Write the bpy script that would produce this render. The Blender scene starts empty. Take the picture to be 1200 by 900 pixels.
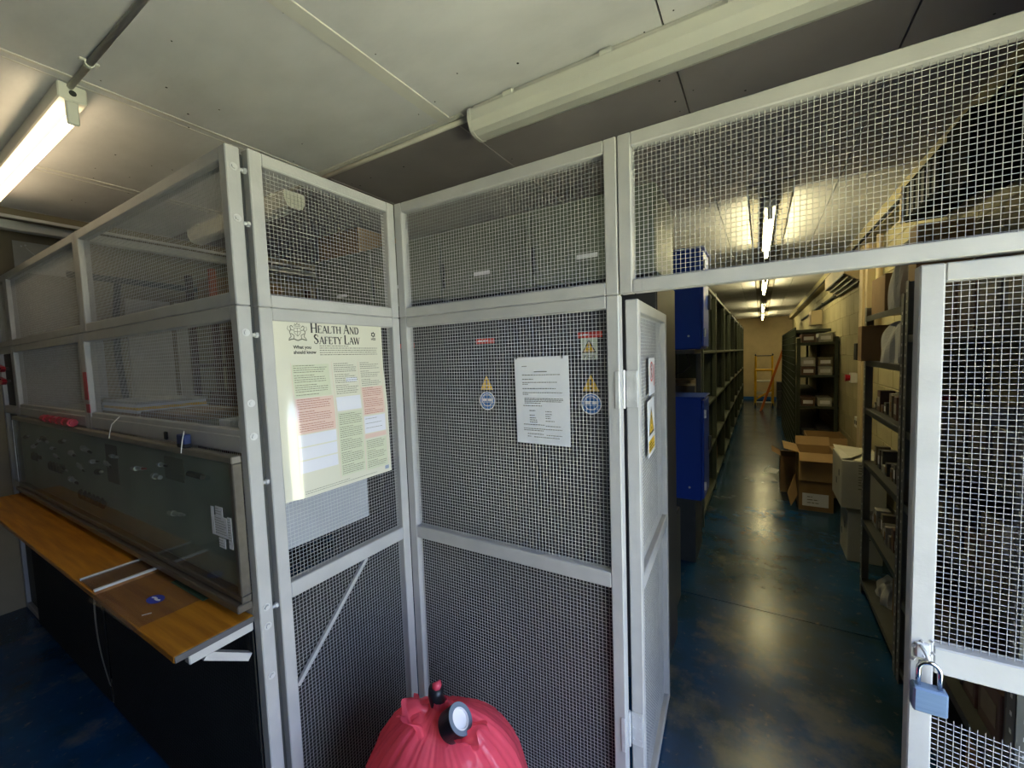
import bpy, math, random
from mathutils import Vector, Matrix
random.seed(7)
S = bpy.context.scene
COL = S.collection
PI = math.pi

# ---------------------------------------------------------------- camera, world, sun, exposure
EYE = (0.0, 0.0, 1.66)
YAW, PITCH, ROLL, FPX = 0.54217, -0.064247, -0.03448, 484.91
fw = Vector((-math.sin(YAW) * math.cos(PITCH), math.cos(YAW) * math.cos(PITCH), math.sin(PITCH)))
rt = fw.cross(Vector((0, 0, 1))).normalized(); up = rt.cross(fw)
c_, s_ = math.cos(ROLL), math.sin(ROLL)
rt, up = c_ * rt + s_ * up, -s_ * rt + c_ * up
cam = bpy.data.cameras.new('camera')
cam.sensor_width = 36.0; cam.lens = FPX / 1200 * 36.0; cam.clip_start = 0.02; cam.clip_end = 200
co = bpy.data.objects.new('camera', cam); COL.objects.link(co)
co.matrix_world = Matrix(((rt.x, up.x, -fw.x, EYE[0]), (rt.y, up.y, -fw.y, EYE[1]), (rt.z, up.z, -fw.z, EYE[2]), (0, 0, 0, 1)))
S.camera = co

W = bpy.data.worlds.new('sky'); S.world = W; W.use_nodes = True
bg = W.node_tree.nodes['Background']
bg.inputs['Color'].default_value = (0.52, 0.67, 1.0, 1); bg.inputs['Strength'].default_value = 7.2

sun = bpy.data.lights.new('sun', 'SUN'); sun.energy = 40.0; sun.color = (1.0, 0.93, 0.78); sun.angle = 0.01
so = bpy.data.objects.new('sun', sun); COL.objects.link(so)
so.rotation_euler = Vector((0.15, 0.5, -0.85)).to_track_quat('-Z', 'Y').to_euler()

# daylight opening beside the photographer: a portal only guides sampling of the sky
pt = bpy.data.lights.new('doorway_portal', 'AREA'); pt.shape = 'RECTANGLE'; pt.size = 1.3; pt.size_y = 2.1; pt.cycles.is_portal = True
po = bpy.data.objects.new('doorway_portal', pt); COL.objects.link(po)
po.matrix_world = Matrix(((0, 0, 1, 1.06), (1, 0, 0, 0.45), (0, 1, 0, 1.05), (0, 0, 0, 1)))

S.view_settings.view_transform = 'Standard'
S.view_settings.look = 'None'
S.view_settings.gamma = 1.0
S.view_settings.use_curve_mapping = False
S.view_settings.exposure = 0.35
TUBE_STRENGTH = 52.0
LTUBE = 9.0

# ---------------------------------------------------------------- materials
def srgb(r, g, b):
    f = lambda c: (c / 255 / 12.92) if c <= 10.3 else ((c / 255 + 0.055) / 1.055) ** 2.4
    return (f(r), f(g), f(b), 1)
MATS = {}
def mat(name, col, rough=0.55, metal=0.0, var=0.12, scale=6.0, col2=None, bump=0.0, bscale=60.0, spec=0.4, stretch=None, detail=4.0, lo=0.35, hi=0.65, coat=0.0, translucent=0.0):
    m = bpy.data.materials.new(name); m.use_nodes = True
    nt = m.node_tree; N, L = nt.nodes, nt.links
    p = N['Principled BSDF']
    p.inputs['Roughness'].default_value = rough; p.inputs['Metallic'].default_value = metal
    p.inputs['Specular IOR Level'].default_value = spec
    p.inputs['Coat Weight'].default_value = coat; p.inputs['Coat Roughness'].default_value = 0.12
    if len(col) == 3: col = (*col, 1)
    if col2 is None: col2 = tuple(max(0, c * (1 - var * 2)) for c in col[:3])
    if len(col2) == 3: col2 = (*col2, 1)
    tc = N.new('ShaderNodeTexCoord'); mp = N.new('ShaderNodeMapping')
    L.new(tc.outputs['Object'], mp.inputs['Vector'])
    if stretch: mp.inputs['Scale'].default_value = stretch
    nz = N.new('ShaderNodeTexNoise'); nz.inputs['Scale'].default_value = scale; nz.inputs['Detail'].default_value = detail
    L.new(mp.outputs['Vector'], nz.inputs['Vector'])
    rp = N.new('ShaderNodeValToRGB'); rp.color_ramp.elements[0].position = lo; rp.color_ramp.elements[1].position = hi
    rp.color_ramp.elements[0].color = col2; rp.color_ramp.elements[1].color = col
    L.new(nz.outputs['Fac'], rp.inputs['Fac']); L.new(rp.outputs['Color'], p.inputs['Base Color'])
    if bump:
        n2 = N.new('ShaderNodeTexNoise'); n2.inputs['Scale'].default_value = bscale
        L.new(mp.outputs['Vector'], n2.inputs['Vector'])
        b = N.new('ShaderNodeBump'); b.inputs['Strength'].default_value = bump; b.inputs['Distance'].default_value = 0.01
        L.new(n2.outputs['Fac'], b.inputs['Height']); L.new(b.outputs['Normal'], p.inputs['Normal'])
    if translucent:
        t = N.new('ShaderNodeBsdfTranslucent'); L.new(rp.outputs['Color'], t.inputs['Color'])
        mx = N.new('ShaderNodeMixShader'); mx.inputs['Fac'].default_value = translucent
        L.new(p.outputs['BSDF'], mx.inputs[1]); L.new(t.outputs['BSDF'], mx.inputs[2])
        L.new(mx.outputs['Shader'], N['Material Output'].inputs['Surface'])
    MATS[name] = m
    return m
def emis(name, col, strength):
    m = bpy.data.materials.new(name); m.use_nodes = True
    nt = m.node_tree; nt.nodes.remove(nt.nodes['Principled BSDF'])
    e = nt.nodes.new('ShaderNodeEmission'); e.inputs['Color'].default_value = (*col, 1); e.inputs['Strength'].default_value = strength
    nt.links.new(e.outputs['Emission'], nt.nodes['Material Output'].inputs['Surface'])
    return m
def glass(name, tint, gloss=0.12, rough=0.05, haze=0.0, hazecol=(0.5, 0.5, 0.5)):
    m = bpy.data.materials.new(name); m.use_nodes = True
    nt = m.node_tree; N, L = nt.nodes, nt.links; N.remove(N['Principled BSDF'])
    t = N.new('ShaderNodeBsdfTransparent'); t.inputs['Color'].default_value = (*tint, 1)
    g = N.new('ShaderNodeBsdfGlossy'); g.inputs['Roughness'].default_value = rough
    f = N.new('ShaderNodeLayerWeight'); f.inputs['Blend'].default_value = 0.5
    pw5 = N.new('ShaderNodeMath'); pw5.operation = 'POWER'; pw5.inputs[1].default_value = 5.0; L.new(f.outputs['Facing'], pw5.inputs[0])
    mad = N.new('ShaderNodeMath'); mad.operation = 'MULTIPLY_ADD'; mad.inputs[1].default_value = 0.5; mad.inputs[2].default_value = 0.04; L.new(pw5.outputs[0], mad.inputs[0])
    mx = N.new('ShaderNodeMixShader'); L.new(mad.outputs[0], mx.inputs['Fac'])
    L.new(t.outputs['BSDF'], mx.inputs[1]); L.new(g.outputs['BSDF'], mx.inputs[2])
    out = mx
    if haze:
        d = N.new('ShaderNodeBsdfDiffuse'); d.inputs['Color'].default_value = (*hazecol, 1)
        m2 = N.new('ShaderNodeMixShader'); m2.inputs['Fac'].default_value = haze
        L.new(mx.outputs['Shader'], m2.inputs[1]); L.new(d.outputs['BSDF'], m2.inputs[2]); out = m2
    L.new(out.outputs['Shader'], N['Material Output'].inputs['Surface'])
    return m

frame_m = mat('cage_paint', (0.46, 0.455, 0.45), 0.42, 0.0, 0.05, 9, bump=0.05, bscale=120)
wire_m = mat('galvanised_wire', (0.66, 0.66, 0.66), 0.4, 0.25, 0.06, 30)
ceil_m = mat('ceiling_board', (0.72, 0.71, 0.73), 0.7, 0, 0.09, 2.2, bump=0.16, bscale=14, stretch=(1, 1.6, 1))
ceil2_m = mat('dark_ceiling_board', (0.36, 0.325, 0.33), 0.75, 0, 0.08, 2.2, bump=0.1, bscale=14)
strip_m = mat('ceiling_strip', (0.68, 0.66, 0.62), 0.6, 0, 0.05, 6)
conduit_m = mat('painted_conduit', (0.66, 0.64, 0.58), 0.5, 0, 0.06, 8)
plast_m = mat('white_plastic', (0.72, 0.72, 0.66), 0.35, 0, 0.03, 5)
tube_m = emis('lit_tube', (1.0, 0.87, 0.44), TUBE_STRENGTH)
tubew_m = emis('warm_lit_tube', (1.0, 0.78, 0.46), LTUBE)
block_m = mat('painted_block', (0.44, 0.385, 0.22), 0.7, 0, 0.08, 3, bump=0.2, bscale=70)
mortar_m = mat('painted_mortar', (0.38, 0.33, 0.19), 0.8, 0, 0.1, 8, bump=0.2, bscale=60)
wall_m = mat('old_plaster', (0.26, 0.215, 0.14), 0.8, 0, 0.12, 2, bump=0.1, bscale=40)
cream_m = mat('cream_paint', (0.58, 0.46, 0.28), 0.55, 0, 0.06, 4)
black_m = mat('black_board', (0.013, 0.013, 0.014), 0.5, 0, 0.2, 5)
dark_m = mat('dark_steel', (0.055, 0.058, 0.056), 0.45, 0.2, 0.1, 6)
angle_m = mat('slotted_angle_steel', (0.075, 0.078, 0.072), 0.45, 0.3, 0.1, 8)
upright_m = mat('grey_slotted_upright', (0.20, 0.20, 0.185), 0.45, 0.2, 0.1, 8)
slot_m = mat('slot_edge', (0.75, 0.75, 0.72), 0.4, 0, 0.05, 8)
green_m = mat('dark_green_steel', (0.05, 0.062, 0.042), 0.5, 0.1, 0.12, 6)
gg_m = mat('grey_green_cupboard', (0.15, 0.168, 0.13), 0.5, 0.0, 0.06, 4)
lock_m = mat('charcoal_locker', (0.035, 0.036, 0.04), 0.42, 0.0, 0.08, 4)
blue_m = mat('blue_enamel', (0.012, 0.045, 0.30), 0.35, 0, 0.06, 4)
wood_m = mat('orange_wood', srgb(204, 140, 42)[:3], 0.38, 0, 0.1, 5, col2=srgb(156, 96, 24)[:3], stretch=(0.6, 9, 9), detail=8, lo=0.3, hi=0.7)
edge_m = mat('grey_edging', (0.075, 0.075, 0.085), 0.5)
caseframe_m = mat('bronze_aluminium', (0.13, 0.115, 0.098), 0.32, 0.4, 0.08, 8, stretch=(1, 6, 6))
caseback_m = mat('case_backing', (0.38, 0.42, 0.40), 0.6, 0, 0.15, 3)
caseglass_m = glass('case_glass', (0.86, 0.90, 0.88), rough=0.03, haze=0.06, hazecol=(0.40, 0.43, 0.41))  # grey haze stands in for the room reflected in the pane
film_m = glass('clear_film', (0.86, 0.83, 0.80), rough=0.15, haze=0.22, hazecol=(0.30, 0.22, 0.16))
polyb_m = glass('poly_bag_film', (0.8, 0.8, 0.78), rough=0.2, haze=0.8, hazecol=(0.66, 0.65, 0.62))
paper_m = mat('white_paper', (0.76, 0.76, 0.80), 0.6, 0, 0.02, 3)
poster_m = mat('cream_poster', (0.70, 0.68, 0.57), 0.3, 0, 0.02, 3, coat=1.0)
pgreen_m = mat('print_green', (0.64, 0.66, 0.50), 0.3, 0, 0.02, 3, coat=1.0)
ppink_m = mat('print_pink', (0.75, 0.55, 0.48), 0.3, 0, 0.02, 3, coat=1.0)
pwhite_m = mat('print_white', (0.74, 0.74, 0.82), 0.3, 0, 0.02, 3, coat=1.0)
ink_m = mat('print_ink', (0.03, 0.03, 0.03), 0.5, 0, 0.02, 3)
inkg_m = mat('print_grey_ink', (0.17, 0.17, 0.13), 0.5, 0, 0.02, 3)
inkp_m = mat('print_red_ink', (0.36, 0.10, 0.08), 0.5, 0, 0.02, 3)
red_m = mat('red_print', (0.62, 0.05, 0.03), 0.4, 0, 0.03, 3)
yel_m = mat('yellow_print', (0.80, 0.50, 0.03), 0.4, 0, 0.03, 3)
blu_m = mat('blue_print', (0.03, 0.14, 0.45), 0.4, 0, 0.03, 3)
redp_m = mat('red_plastic', (0.42, 0.012, 0.03), 0.35, 0, 0.05, 8)
bag_m = mat('red_bag_film', (0.98, 0.12, 0.19), 0.2, 0, 0.06, 9, bump=0.5, bscale=22, spec=0.6, translucent=0.4)
tape_m = mat('black_tape', (0.012, 0.012, 0.016), 0.35)
tapeface_m = mat('tape_edge', (0.16, 0.20, 0.27), 0.5)
card_m = mat('cardboard', (0.40, 0.25, 0.11), 0.75, 0, 0.1, 5)
cardd_m = mat('old_cardboard', (0.28, 0.17, 0.08), 0.8, 0, 0.1, 5)
whitebox_m = mat('white_carton', (0.55, 0.53, 0.46), 0.65, 0, 0.06, 5)
yellow_m = mat('yellow_ladder_paint', (0.72, 0.40, 0.02), 0.45)
orange_m = mat('orange_ladder_paint', (0.50, 0.12, 0.015), 0.5)
oxide_m = mat('orange_rack_paint', (0.50, 0.13, 0.04), 0.55)
steel_m = mat('bright_steel', (0.62, 0.63, 0.66), 0.28, 0.75, 0.1, 14)
zinc_m = mat('zinc_hinge', (0.68, 0.68, 0.68), 0.4, 0.3, 0.1, 20)
chrome_m = mat('chrome_shackle', (0.80, 0.80, 0.82), 0.12, 1.0, 0.03, 10)
lockbody_m = mat('blue_grey_lock', (0.17, 0.26, 0.42), 0.38, 0.35, 0.08, 9, stretch=(1, 1, 12))
ground_m = mat('sunlit_verge', (0.60, 0.60, 0.38), 0.9, 0, 0.15, 3)
brown_m = mat('brown_fabric', (0.10, 0.045, 0.03), 0.8, 0, 0.2, 9)
greyboard_m = mat('pale_grey_board', (0.40, 0.42, 0.46), 0.5, 0, 0.05, 4)
plate_m = mat('dull_metal_plate', (0.50, 0.48, 0.42), 0.45, 0.1, 0.08, 6)
heater_m = mat('dark_olive_casing', (0.012, 0.014, 0.011), 0.9, spec=0.05)
rubber_m = mat('black_rubber', (0.012, 0.012, 0.012), 0.6)
pack = [mat('pack_%d' % i, c, 0.5, 0, 0.1, 20) for i, c in enumerate([(0.30, 0.28, 0.24), (0.09, 0.085, 0.08), (0.45, 0.44, 0.40), (0.14, 0.08, 0.06), (0.22, 0.18, 0.12), (0.05, 0.05, 0.055)])]
def floor_material():
    m = bpy.data.materials.new('worn_blue_floor'); m.use_nodes = True
    nt = m.node_tree; N, L = nt.nodes, nt.links; p = N['Principled BSDF']
    g = N.new('ShaderNodeNewGeometry')
    def noise(sc, det, lo, hi, c0, c1, vec=None):
        n = N.new('ShaderNodeTexNoise'); n.inputs['Scale'].default_value = sc; n.inputs['Detail'].default_value = det; n.inputs['Roughness'].default_value = 0.65
        L.new((vec or g.outputs['Position']), n.inputs['Vector'])
        r = N.new('ShaderNodeValToRGB'); r.color_ramp.elements[0].position = lo; r.color_ramp.elements[1].position = hi
        r.color_ramp.elements[0].color = c0; r.color_ramp.elements[1].color = c1
        L.new(n.outputs['Fac'], r.inputs['Fac']); return n, r
    n1, r1 = noise(1.6, 6, 0.38, 0.64, (0.007, 0.034, 0.060, 1), (0.008, 0.060, 0.17, 1))
    n2, r2 = noise(2.6, 8, 0.56, 0.70, (0, 0, 0, 1), (1, 1, 1, 1))
    n3, r3 = noise(22, 8, 0.60, 0.72, (0, 0, 0, 1), (1, 1, 1, 1))
    dm = N.new('ShaderNodeVectorMath'); dm.operation = 'DISTANCE'; dm.inputs[1].default_value = (0.02, 2.0, 0); L.new(g.outputs['Position'], dm.inputs[0])
    dr = N.new('ShaderNodeMapRange'); dr.inputs['From Min'].default_value = 0.15; dr.inputs['From Max'].default_value = 0.75; dr.inputs['To Min'].default_value = 0.12; dr.inputs['To Max'].default_value = 0.0
    L.new(dm.outputs['Value'], dr.inputs['Value'])
    ad = N.new('ShaderNodeMath'); ad.operation = 'ADD'; L.new(n2.outputs['Fac'], ad.inputs[0]); L.new(dr.outputs['Result'], ad.inputs[1]); L.new(ad.outputs[0], r2.inputs['Fac'])
    mulm = N.new('ShaderNodeMath'); mulm.operation = 'MULTIPLY'; mulm.inputs[1].default_value = 0.55
    L.new(r2.outputs['Color'], mulm.inputs[0])
    mx = N.new('ShaderNodeMixRGB'); L.new(mulm.outputs[0], mx.inputs['Fac']); L.new(r1.outputs['Color'], mx.inputs[1]); mx.inputs[2].default_value = (0.17, 0.165, 0.125, 1)
    m3 = N.new('ShaderNodeMath'); m3.operation = 'MULTIPLY'; m3.inputs[1].default_value = 0.5; L.new(r3.outputs['Color'], m3.inputs[0])
    mx2 = N.new('ShaderNodeMixRGB'); L.new(m3.outputs[0], mx2.inputs['Fac']); L.new(mx.outputs['Color'], mx2.inputs[1]); mx2.inputs[2].default_value = (0.20, 0.19, 0.15, 1)
    L.new(mx2.outputs['Color'], p.inputs['Base Color'])
    rr = N.new('ShaderNodeMapRange'); rr.inputs['To Min'].default_value = 0.10; rr.inputs['To Max'].default_value = 0.34
    L.new(n2.outputs['Fac'], rr.inputs['Value']); L.new(rr.outputs['Result'], p.inputs['Roughness'])
    b = N.new('ShaderNodeBump'); b.inputs['Strength'].default_value = 0.06; b.inputs['Distance'].default_value = 0.01
    L.new(n3.outputs['Fac'], b.inputs['Height']); L.new(b.outputs['Normal'], p.inputs['Normal'])
    return m
floor_m = floor_material()

# ---------------------------------------------------------------- mesh helpers (world coordinates in, local out)
LOC = {}
class B:
    def __init__(s): s.v = []; s.f = []
    def poly(s, pts):
        n = len(s.v); s.v += [tuple(p) for p in pts]; s.f.append(tuple(range(n, n + len(pts)))); return s
    def box(s, x0, x1, y0, y1, z0, z1):
        n = len(s.v)
        s.v += [(x0, y0, z0), (x1, y0, z0), (x1, y1, z0), (x0, y1, z0), (x0, y0, z1), (x1, y0, z1), (x1, y1, z1), (x0, y1, z1)]
        for q in ((3, 2, 1, 0), (4, 5, 6, 7), (0, 1, 5, 4), (1, 2, 6, 5), (2, 3, 7, 6), (3, 0, 4, 7)): s.f.append(tuple(n + i for i in q))
        return s
    def cbox(s, x0, x1, y0, y1, z0, z1, c=0.003):
        x0, x1 = min(x0, x1), max(x0, x1); y0, y1 = min(y0, y1), max(y0, y1); z0, z1 = min(z0, z1), max(z0, z1)
        c = min(c, (x1 - x0) * .45, (y1 - y0) * .45, (z1 - z0) * .45)
        n = len(s.v); ids = {}
        lo, hi = (x0, y0, z0), (x1, y1, z1)
        for sx in (0, 1):
            for sy in (0, 1):
                for sz in (0, 1):
                    sg = (sx, sy, sz)
                    for a in range(3):
                        p = [(hi[k] - c if sg[k] else lo[k] + c) for k in range(3)]
                        p[a] = hi[a] if sg[a] else lo[a]
                        ids[(sg, a)] = len(s.v); s.v.append(tuple(p))
        ctr = [(lo[k] + hi[k]) / 2 for k in range(3)]
        def add(idx):
            P = [Vector(s.v[i]) for i in idx]; nn = (P[1] - P[0]).cross(P[2] - P[0])
            m = sum(P, Vector()) / len(P) - Vector(ctr)
            s.f.append(tuple(idx if nn.dot(m) > 0 else idx[::-1]))
        for a in range(3):
            b, d = (a + 1) % 3, (a + 2) % 3
            for sa in (0, 1):
                q = []
                for (u, v) in ((0, 0), (1, 0), (1, 1), (0, 1)):
                    g = [0, 0, 0]; g[a] = sa; g[b] = u; g[d] = v; q.append(ids[(tuple(g), a)])
                add(q)
            for u in (0, 1):
                for v in (0, 1):
                    g0 = [0, 0, 0]; g0[b] = u; g0[d] = v; g1 = list(g0); g1[a] = 1; g0, g1 = tuple(g0), tuple(g1)
                    add([ids[(g0, b)], ids[(g1, b)], ids[(g1, d)], ids[(g0, d)]])
        for sx in (0, 1):
            for sy in (0, 1):
                for sz in (0, 1): add([ids[((sx, sy, sz), a)] for a in range(3)])
        return s
    def cyl(s, p0, p1, r, n=12, r1=None, caps=True):
        p0, p1 = Vector(p0), Vector(p1); d = (p1 - p0).normalized(); r1 = r if r1 is None else r1
        a = d.orthogonal().normalized(); b = d.cross(a); k = len(s.v)
        for P, R in ((p0, r), (p1, r1)):
            for i in range(n):
                t = 2 * PI * i / n; s.v.append(tuple(P + (a * math.cos(t) + b * math.sin(t)) * R))
        for i in range(n): s.f.append((k + i, k + (i + 1) % n, k + n + (i + 1) % n, k + n + i))
        if caps: s.f.append(tuple(k + i for i in reversed(range(n)))); s.f.append(tuple(k + n + i for i in range(n)))
        return s
    def tube(s, pts, r, n=8, caps=True):
        pts = [Vector(p) for p in pts]; k = len(s.v); a = None
        for j, P in enumerate(pts):
            d = (pts[min(j + 1, len(pts) - 1)] - pts[max(j - 1, 0)]).normalized()
            a = d.orthogonal().normalized() if a is None else (a - d * a.dot(d)).normalized()
            b = d.cross(a)
            for i in range(n):
                t = 2 * PI * i / n; s.v.append(tuple(P + (a * math.cos(t) + b * math.sin(t)) * r))
        for j in range(len(pts) - 1):
            for i in range(n):
                s.f.append((k + j * n + i, k + j * n + (i + 1) % n, k + (j + 1) * n + (i + 1) % n, k + (j + 1) * n + i))
        if caps:
            s.f.append(tuple(k + i for i in reversed(range(n)))); m = k + (len(pts) - 1) * n; s.f.append(tuple(m + i for i in range(n)))
        return s
    def bar(s, p0, p1, w, h, side=None):
        p0, p1 = Vector(p0), Vector(p1); d = (p1 - p0).normalized()
        a = (Vector(side) - d * Vector(side).dot(d)).normalized() if side else d.orthogonal().normalized()
        b = d.cross(a); k = len(s.v)
        for P in (p0, p1):
            for (u, v) in ((-1, -1), (1, -1), (1, 1), (-1, 1)): s.v.append(tuple(P + a * u * w / 2 + b * v * h / 2))
        for i in range(4): s.f.append((k + i, k + (i + 1) % 4, k + 4 + (i + 1) % 4, k + 4 + i))
        s.f.append((k + 3, k + 2, k + 1, k)); s.f.append((k + 4, k + 5, k + 6, k + 7))
        return s
    def prism(s, pts, off):
        n = len(pts); k = len(s.v); off = Vector(off)
        s.v += [tuple(p) for p in pts] + [tuple(Vector(p) + off) for p in pts]
        s.f.append(tuple(k + i for i in reversed(range(n)))); s.f.append(tuple(k + n + i for i in range(n)))
        for i in range(n): s.f.append((k + i, k + (i + 1) % n, k + n + (i + 1) % n, k + n + i))
        return s
    def grid(s, fn, nu, nv):
        k = len(s.v)
        for j in range(nv + 1):
            for i in range(nu + 1): s.v.append(tuple(fn(i / nu, j / nv)))
        for j in range(nv):
            for i in range(nu):
                a = k + j * (nu + 1) + i; s.f.append((a, a + 1, a + nu + 2, a + nu + 1))
        return s
    def xf(s, M, start=0):
        s.v[start:] = [tuple(M @ Vector(p)) for p in s.v[start:]]; return s
    def build(s, name, m, parent=None, smooth=False, label=None, cat=None, group=None, kind=None):
        me = bpy.data.meshes.new(name)
        if parent is not None: o = Vector(LOC[parent.name])
        else:
            xs = [p[0] for p in s.v]; ys = [p[1] for p in s.v]; zs = [p[2] for p in s.v]
            o = Vector(((min(xs) + max(xs)) / 2, (min(ys) + max(ys)) / 2, min(zs)))
        me.from_pydata([(p[0] - o.x, p[1] - o.y, p[2] - o.z) for p in s.v], [], s.f)
        me.materials.append(m)
        if smooth: me.polygons.foreach_set('use_smooth', [True] * len(me.polygons))
        me.update()
        ob = bpy.data.objects.new(name, me); COL.objects.link(ob); LOC[ob.name] = tuple(o)
        if parent is not None: ob.parent = parent
        else: ob.location = o
        tag(ob, label, cat, group, kind)
        return ob
def tag(o, label=None, cat=None, group=None, kind=None):
    for k, v in (('label', label), ('category', cat), ('group', group), ('kind', kind)):
        if v: o[k] = v
    return o
def thing(name, label, cat, loc, group=None, kind=None):
    o = bpy.data.objects.new(name, None); COL.objects.link(o); o.location = loc; o.empty_display_size = 0.1
    LOC[o.name] = tuple(loc); return tag(o, label, cat, group, kind)
def bx(*a, c=0.003): return B().cbox(*a, c=c)

# ---------------------------------------------------------------- the setting
ZC = 2.66            # ceiling height
XR, XL, YB, YF = 0.85, -4.5, 15.7, -4.0
fl = thing('floor', 'blue painted concrete floor worn in patches', None, (0, 0, 0), kind='structure')
for (y0, y1) in ((YF, 2.955), (2.963, 7.4), (7.408, 11.5), (11.508, YB)):
    B().box(XL, XR, y0, y1, -0.1, 0).build('slab', floor_m, fl)
B().box(XL, XR, YF, YB, -0.12, -0.012).build('joint_bed', rubber_m, fl)
B().box(XR, 14, -12, 12, -0.2, -0.03).build('ground', ground_m, label='sunlit verge outside the doorway', kind='structure')

ce = thing('ceiling', 'boarded ceiling with cover strips and conduits', None, (0, 0, ZC), kind='structure')
B().box(XL - .3, XR + .2, YF - .2, YB + .2, ZC + 0.014, ZC + 0.12).build('ceiling_slab', dark_m, ce)
jx = [XL, -3.86, -2.995, -2.005, -1.134, -0.26, 0.40, XR]
jy = [YF, 1.45, 3.2, 5.2, 7.2, 9.2, 11.2, 13.3, YB]
for i in range(len(jx) - 1):
    for j in range(len(jy) - 1):
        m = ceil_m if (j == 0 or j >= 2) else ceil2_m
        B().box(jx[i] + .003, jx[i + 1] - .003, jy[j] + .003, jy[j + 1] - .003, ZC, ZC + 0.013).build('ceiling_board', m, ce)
for (x, w, t) in ((-1.134, 0.058, 0.005), (-2.005, 0.014, 0.004), (-2.05, 0.008, 0.002), (-2.995, 0.018, 0.005), (-3.05, 0.01, 0.003)):
    bx(x - w / 2, x + w / 2, YF, 1.43, ZC - t, ZC, c=.001).build('joint_strip', strip_m, ce)
for (x, w, t) in ((-1.134, 0.05, 0.004), (-2.005, 0.014, 0.004), (-2.995, 0.018, 0.005)):
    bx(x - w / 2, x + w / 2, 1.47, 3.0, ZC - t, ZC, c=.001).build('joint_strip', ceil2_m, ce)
bx(-2.2, -1.05, 1.41, 1.432, ZC - .006, ZC, c=.001).build('joint_strip', strip_m, ce)
nb = B()
for k in range(150):
    x = random.choice(jx[1:-1]) + random.choice((-.05, .05, .2, .44)) + random.uniform(-.02, .02); y = random.uniform(0.2, 3.0)
    if XL < x < XR: nb.cyl((x, y, ZC - .001), (x, y, ZC), random.uniform(.002, .0045), 6)
nb.build('nail_heads', rubber_m, ce, kind='stuff')

# right-hand block wall with the daylight doorway beside the photographer
wr = thing('wall_right', 'painted concrete block wall along the aisle', None, (XR, 0, 0), kind='structure')
D0, D1, DH = -0.2, 1.1, 2.1
g = B().box(XR, XR + .2, YF - .2, D0, -.1, ZC + .1).box(XR, XR + .2, D0, D1, DH, ZC + .1).box(XR, XR + .2, D1, YB + .2, -.1, ZC + .1)
g.build('wall_core', mortar_m, wr)
bm0 = None
for r in range(12):
    z0 = r * 0.222
    y = 2.3 + (0.225 if r % 2 else 0)
    while y < 9.2:
        h = min(0.216, ZC - .001 - z0)
        if h > .05:
            if bm0 is None or h < 0.2:
                ob = B().cbox(XR - .005, XR + .01, y, y + .443, z0, z0 + h, c=.003).build('block', block_m, wr)
                if h > 0.2: bm0 = (ob, y, z0)
            else:
                ob = bm0[0].copy(); ob.location = (0, y - bm0[1], z0 - bm0[2]); COL.objects.link(ob)
        y += 0.45
B().box(XL - .2, XL, YF - .2, YB + .2, -.1, ZC + .1).build('wall_left', wall_m, kind='structure', label='dull brown plaster wall at the end of the cages')
B().box(XL, XR, YB, YB + .2, -.1, ZC + .1).build('wall_back', cream_m, kind='structure', label='plain plaster end wall of the store aisle')
B().box(XL, XR, YF - .2, YF, -.1, ZC + .1).build('wall_front', wall_m, kind='structure', label='plaster wall behind the photographer')
bx(XL, XR, YB - .012, YB, 0, .1).build('baseboard_back', blu_m, kind='structure')

# ---------------------------------------------------------------- wire mesh cage panels
PITCH_W = 0.0127
def mapper(ax, c):
    if ax == 'x': return lambda u, n, z: (u, c + n, z)       # front face at Y=c, faces the entrance
    return lambda u, n, z: (c - n, u, z)                      # front face at X=c, faces the doorway
def pbox(M, u0, u1, n0, n1, z0, z1, c=.003):
    a, b = M(u0, n0, z0), M(u1, n1, z1)
    return B().cbox(a[0], b[0], a[1], b[1], a[2], b[2], c=c)
def wires(M, u0, u1, z0, z1, n=.021, r=.00066, sag=None):
    b = B()
    def rod(f0, f1):
        k = len(b.v)
        for P in (f0, f1):
            for (s0, s1) in ((1, 0), (0, 1), (-1, 0), (0, -1)): b.v.append(P(s0 * r, s1 * r))
        for i in range(4): b.f.append((k + i, k + (i + 1) % 4, k + 4 + (i + 1) % 4, k + 4 + i))
    nu = int((u1 - u0) / PITCH_W); off = ((u1 - u0) - nu * PITCH_W) / 2 + PITCH_W * .3
    for i in range(nu + 1):
        u = u0 + off + i * PITCH_W
        if u < u1:
            zt = z1 - (sag(u) if sag else 0)
            rod(lambda a, d, u=u: M(u + a, n - .0008 + d, z0 - .006), lambda a, d, u=u, zt=zt: M(u + a, n - .0008 + d, zt + (.0 if sag else .006)))
    nz = int((z1 - z0) / PITCH_W)
    for i in range(nz + 1):
        z = z0 + PITCH_W * .4 + i * PITCH_W
        if z < z1:
            if sag: rod(lambda a, d, z=z: M(u0 - .006, n + .0008 + d, z - sag(u0) + a), lambda a, d, z=z: M(u1 + .006, n + .0008 + d, z - sag(u1) + a))
            else: rod(lambda a, d, z=z: M(u0 - .006, n + .0008 + d, z + a), lambda a, d, z=z: M(u1 + .006, n + .0008 + d, z + a))
    return b
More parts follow.
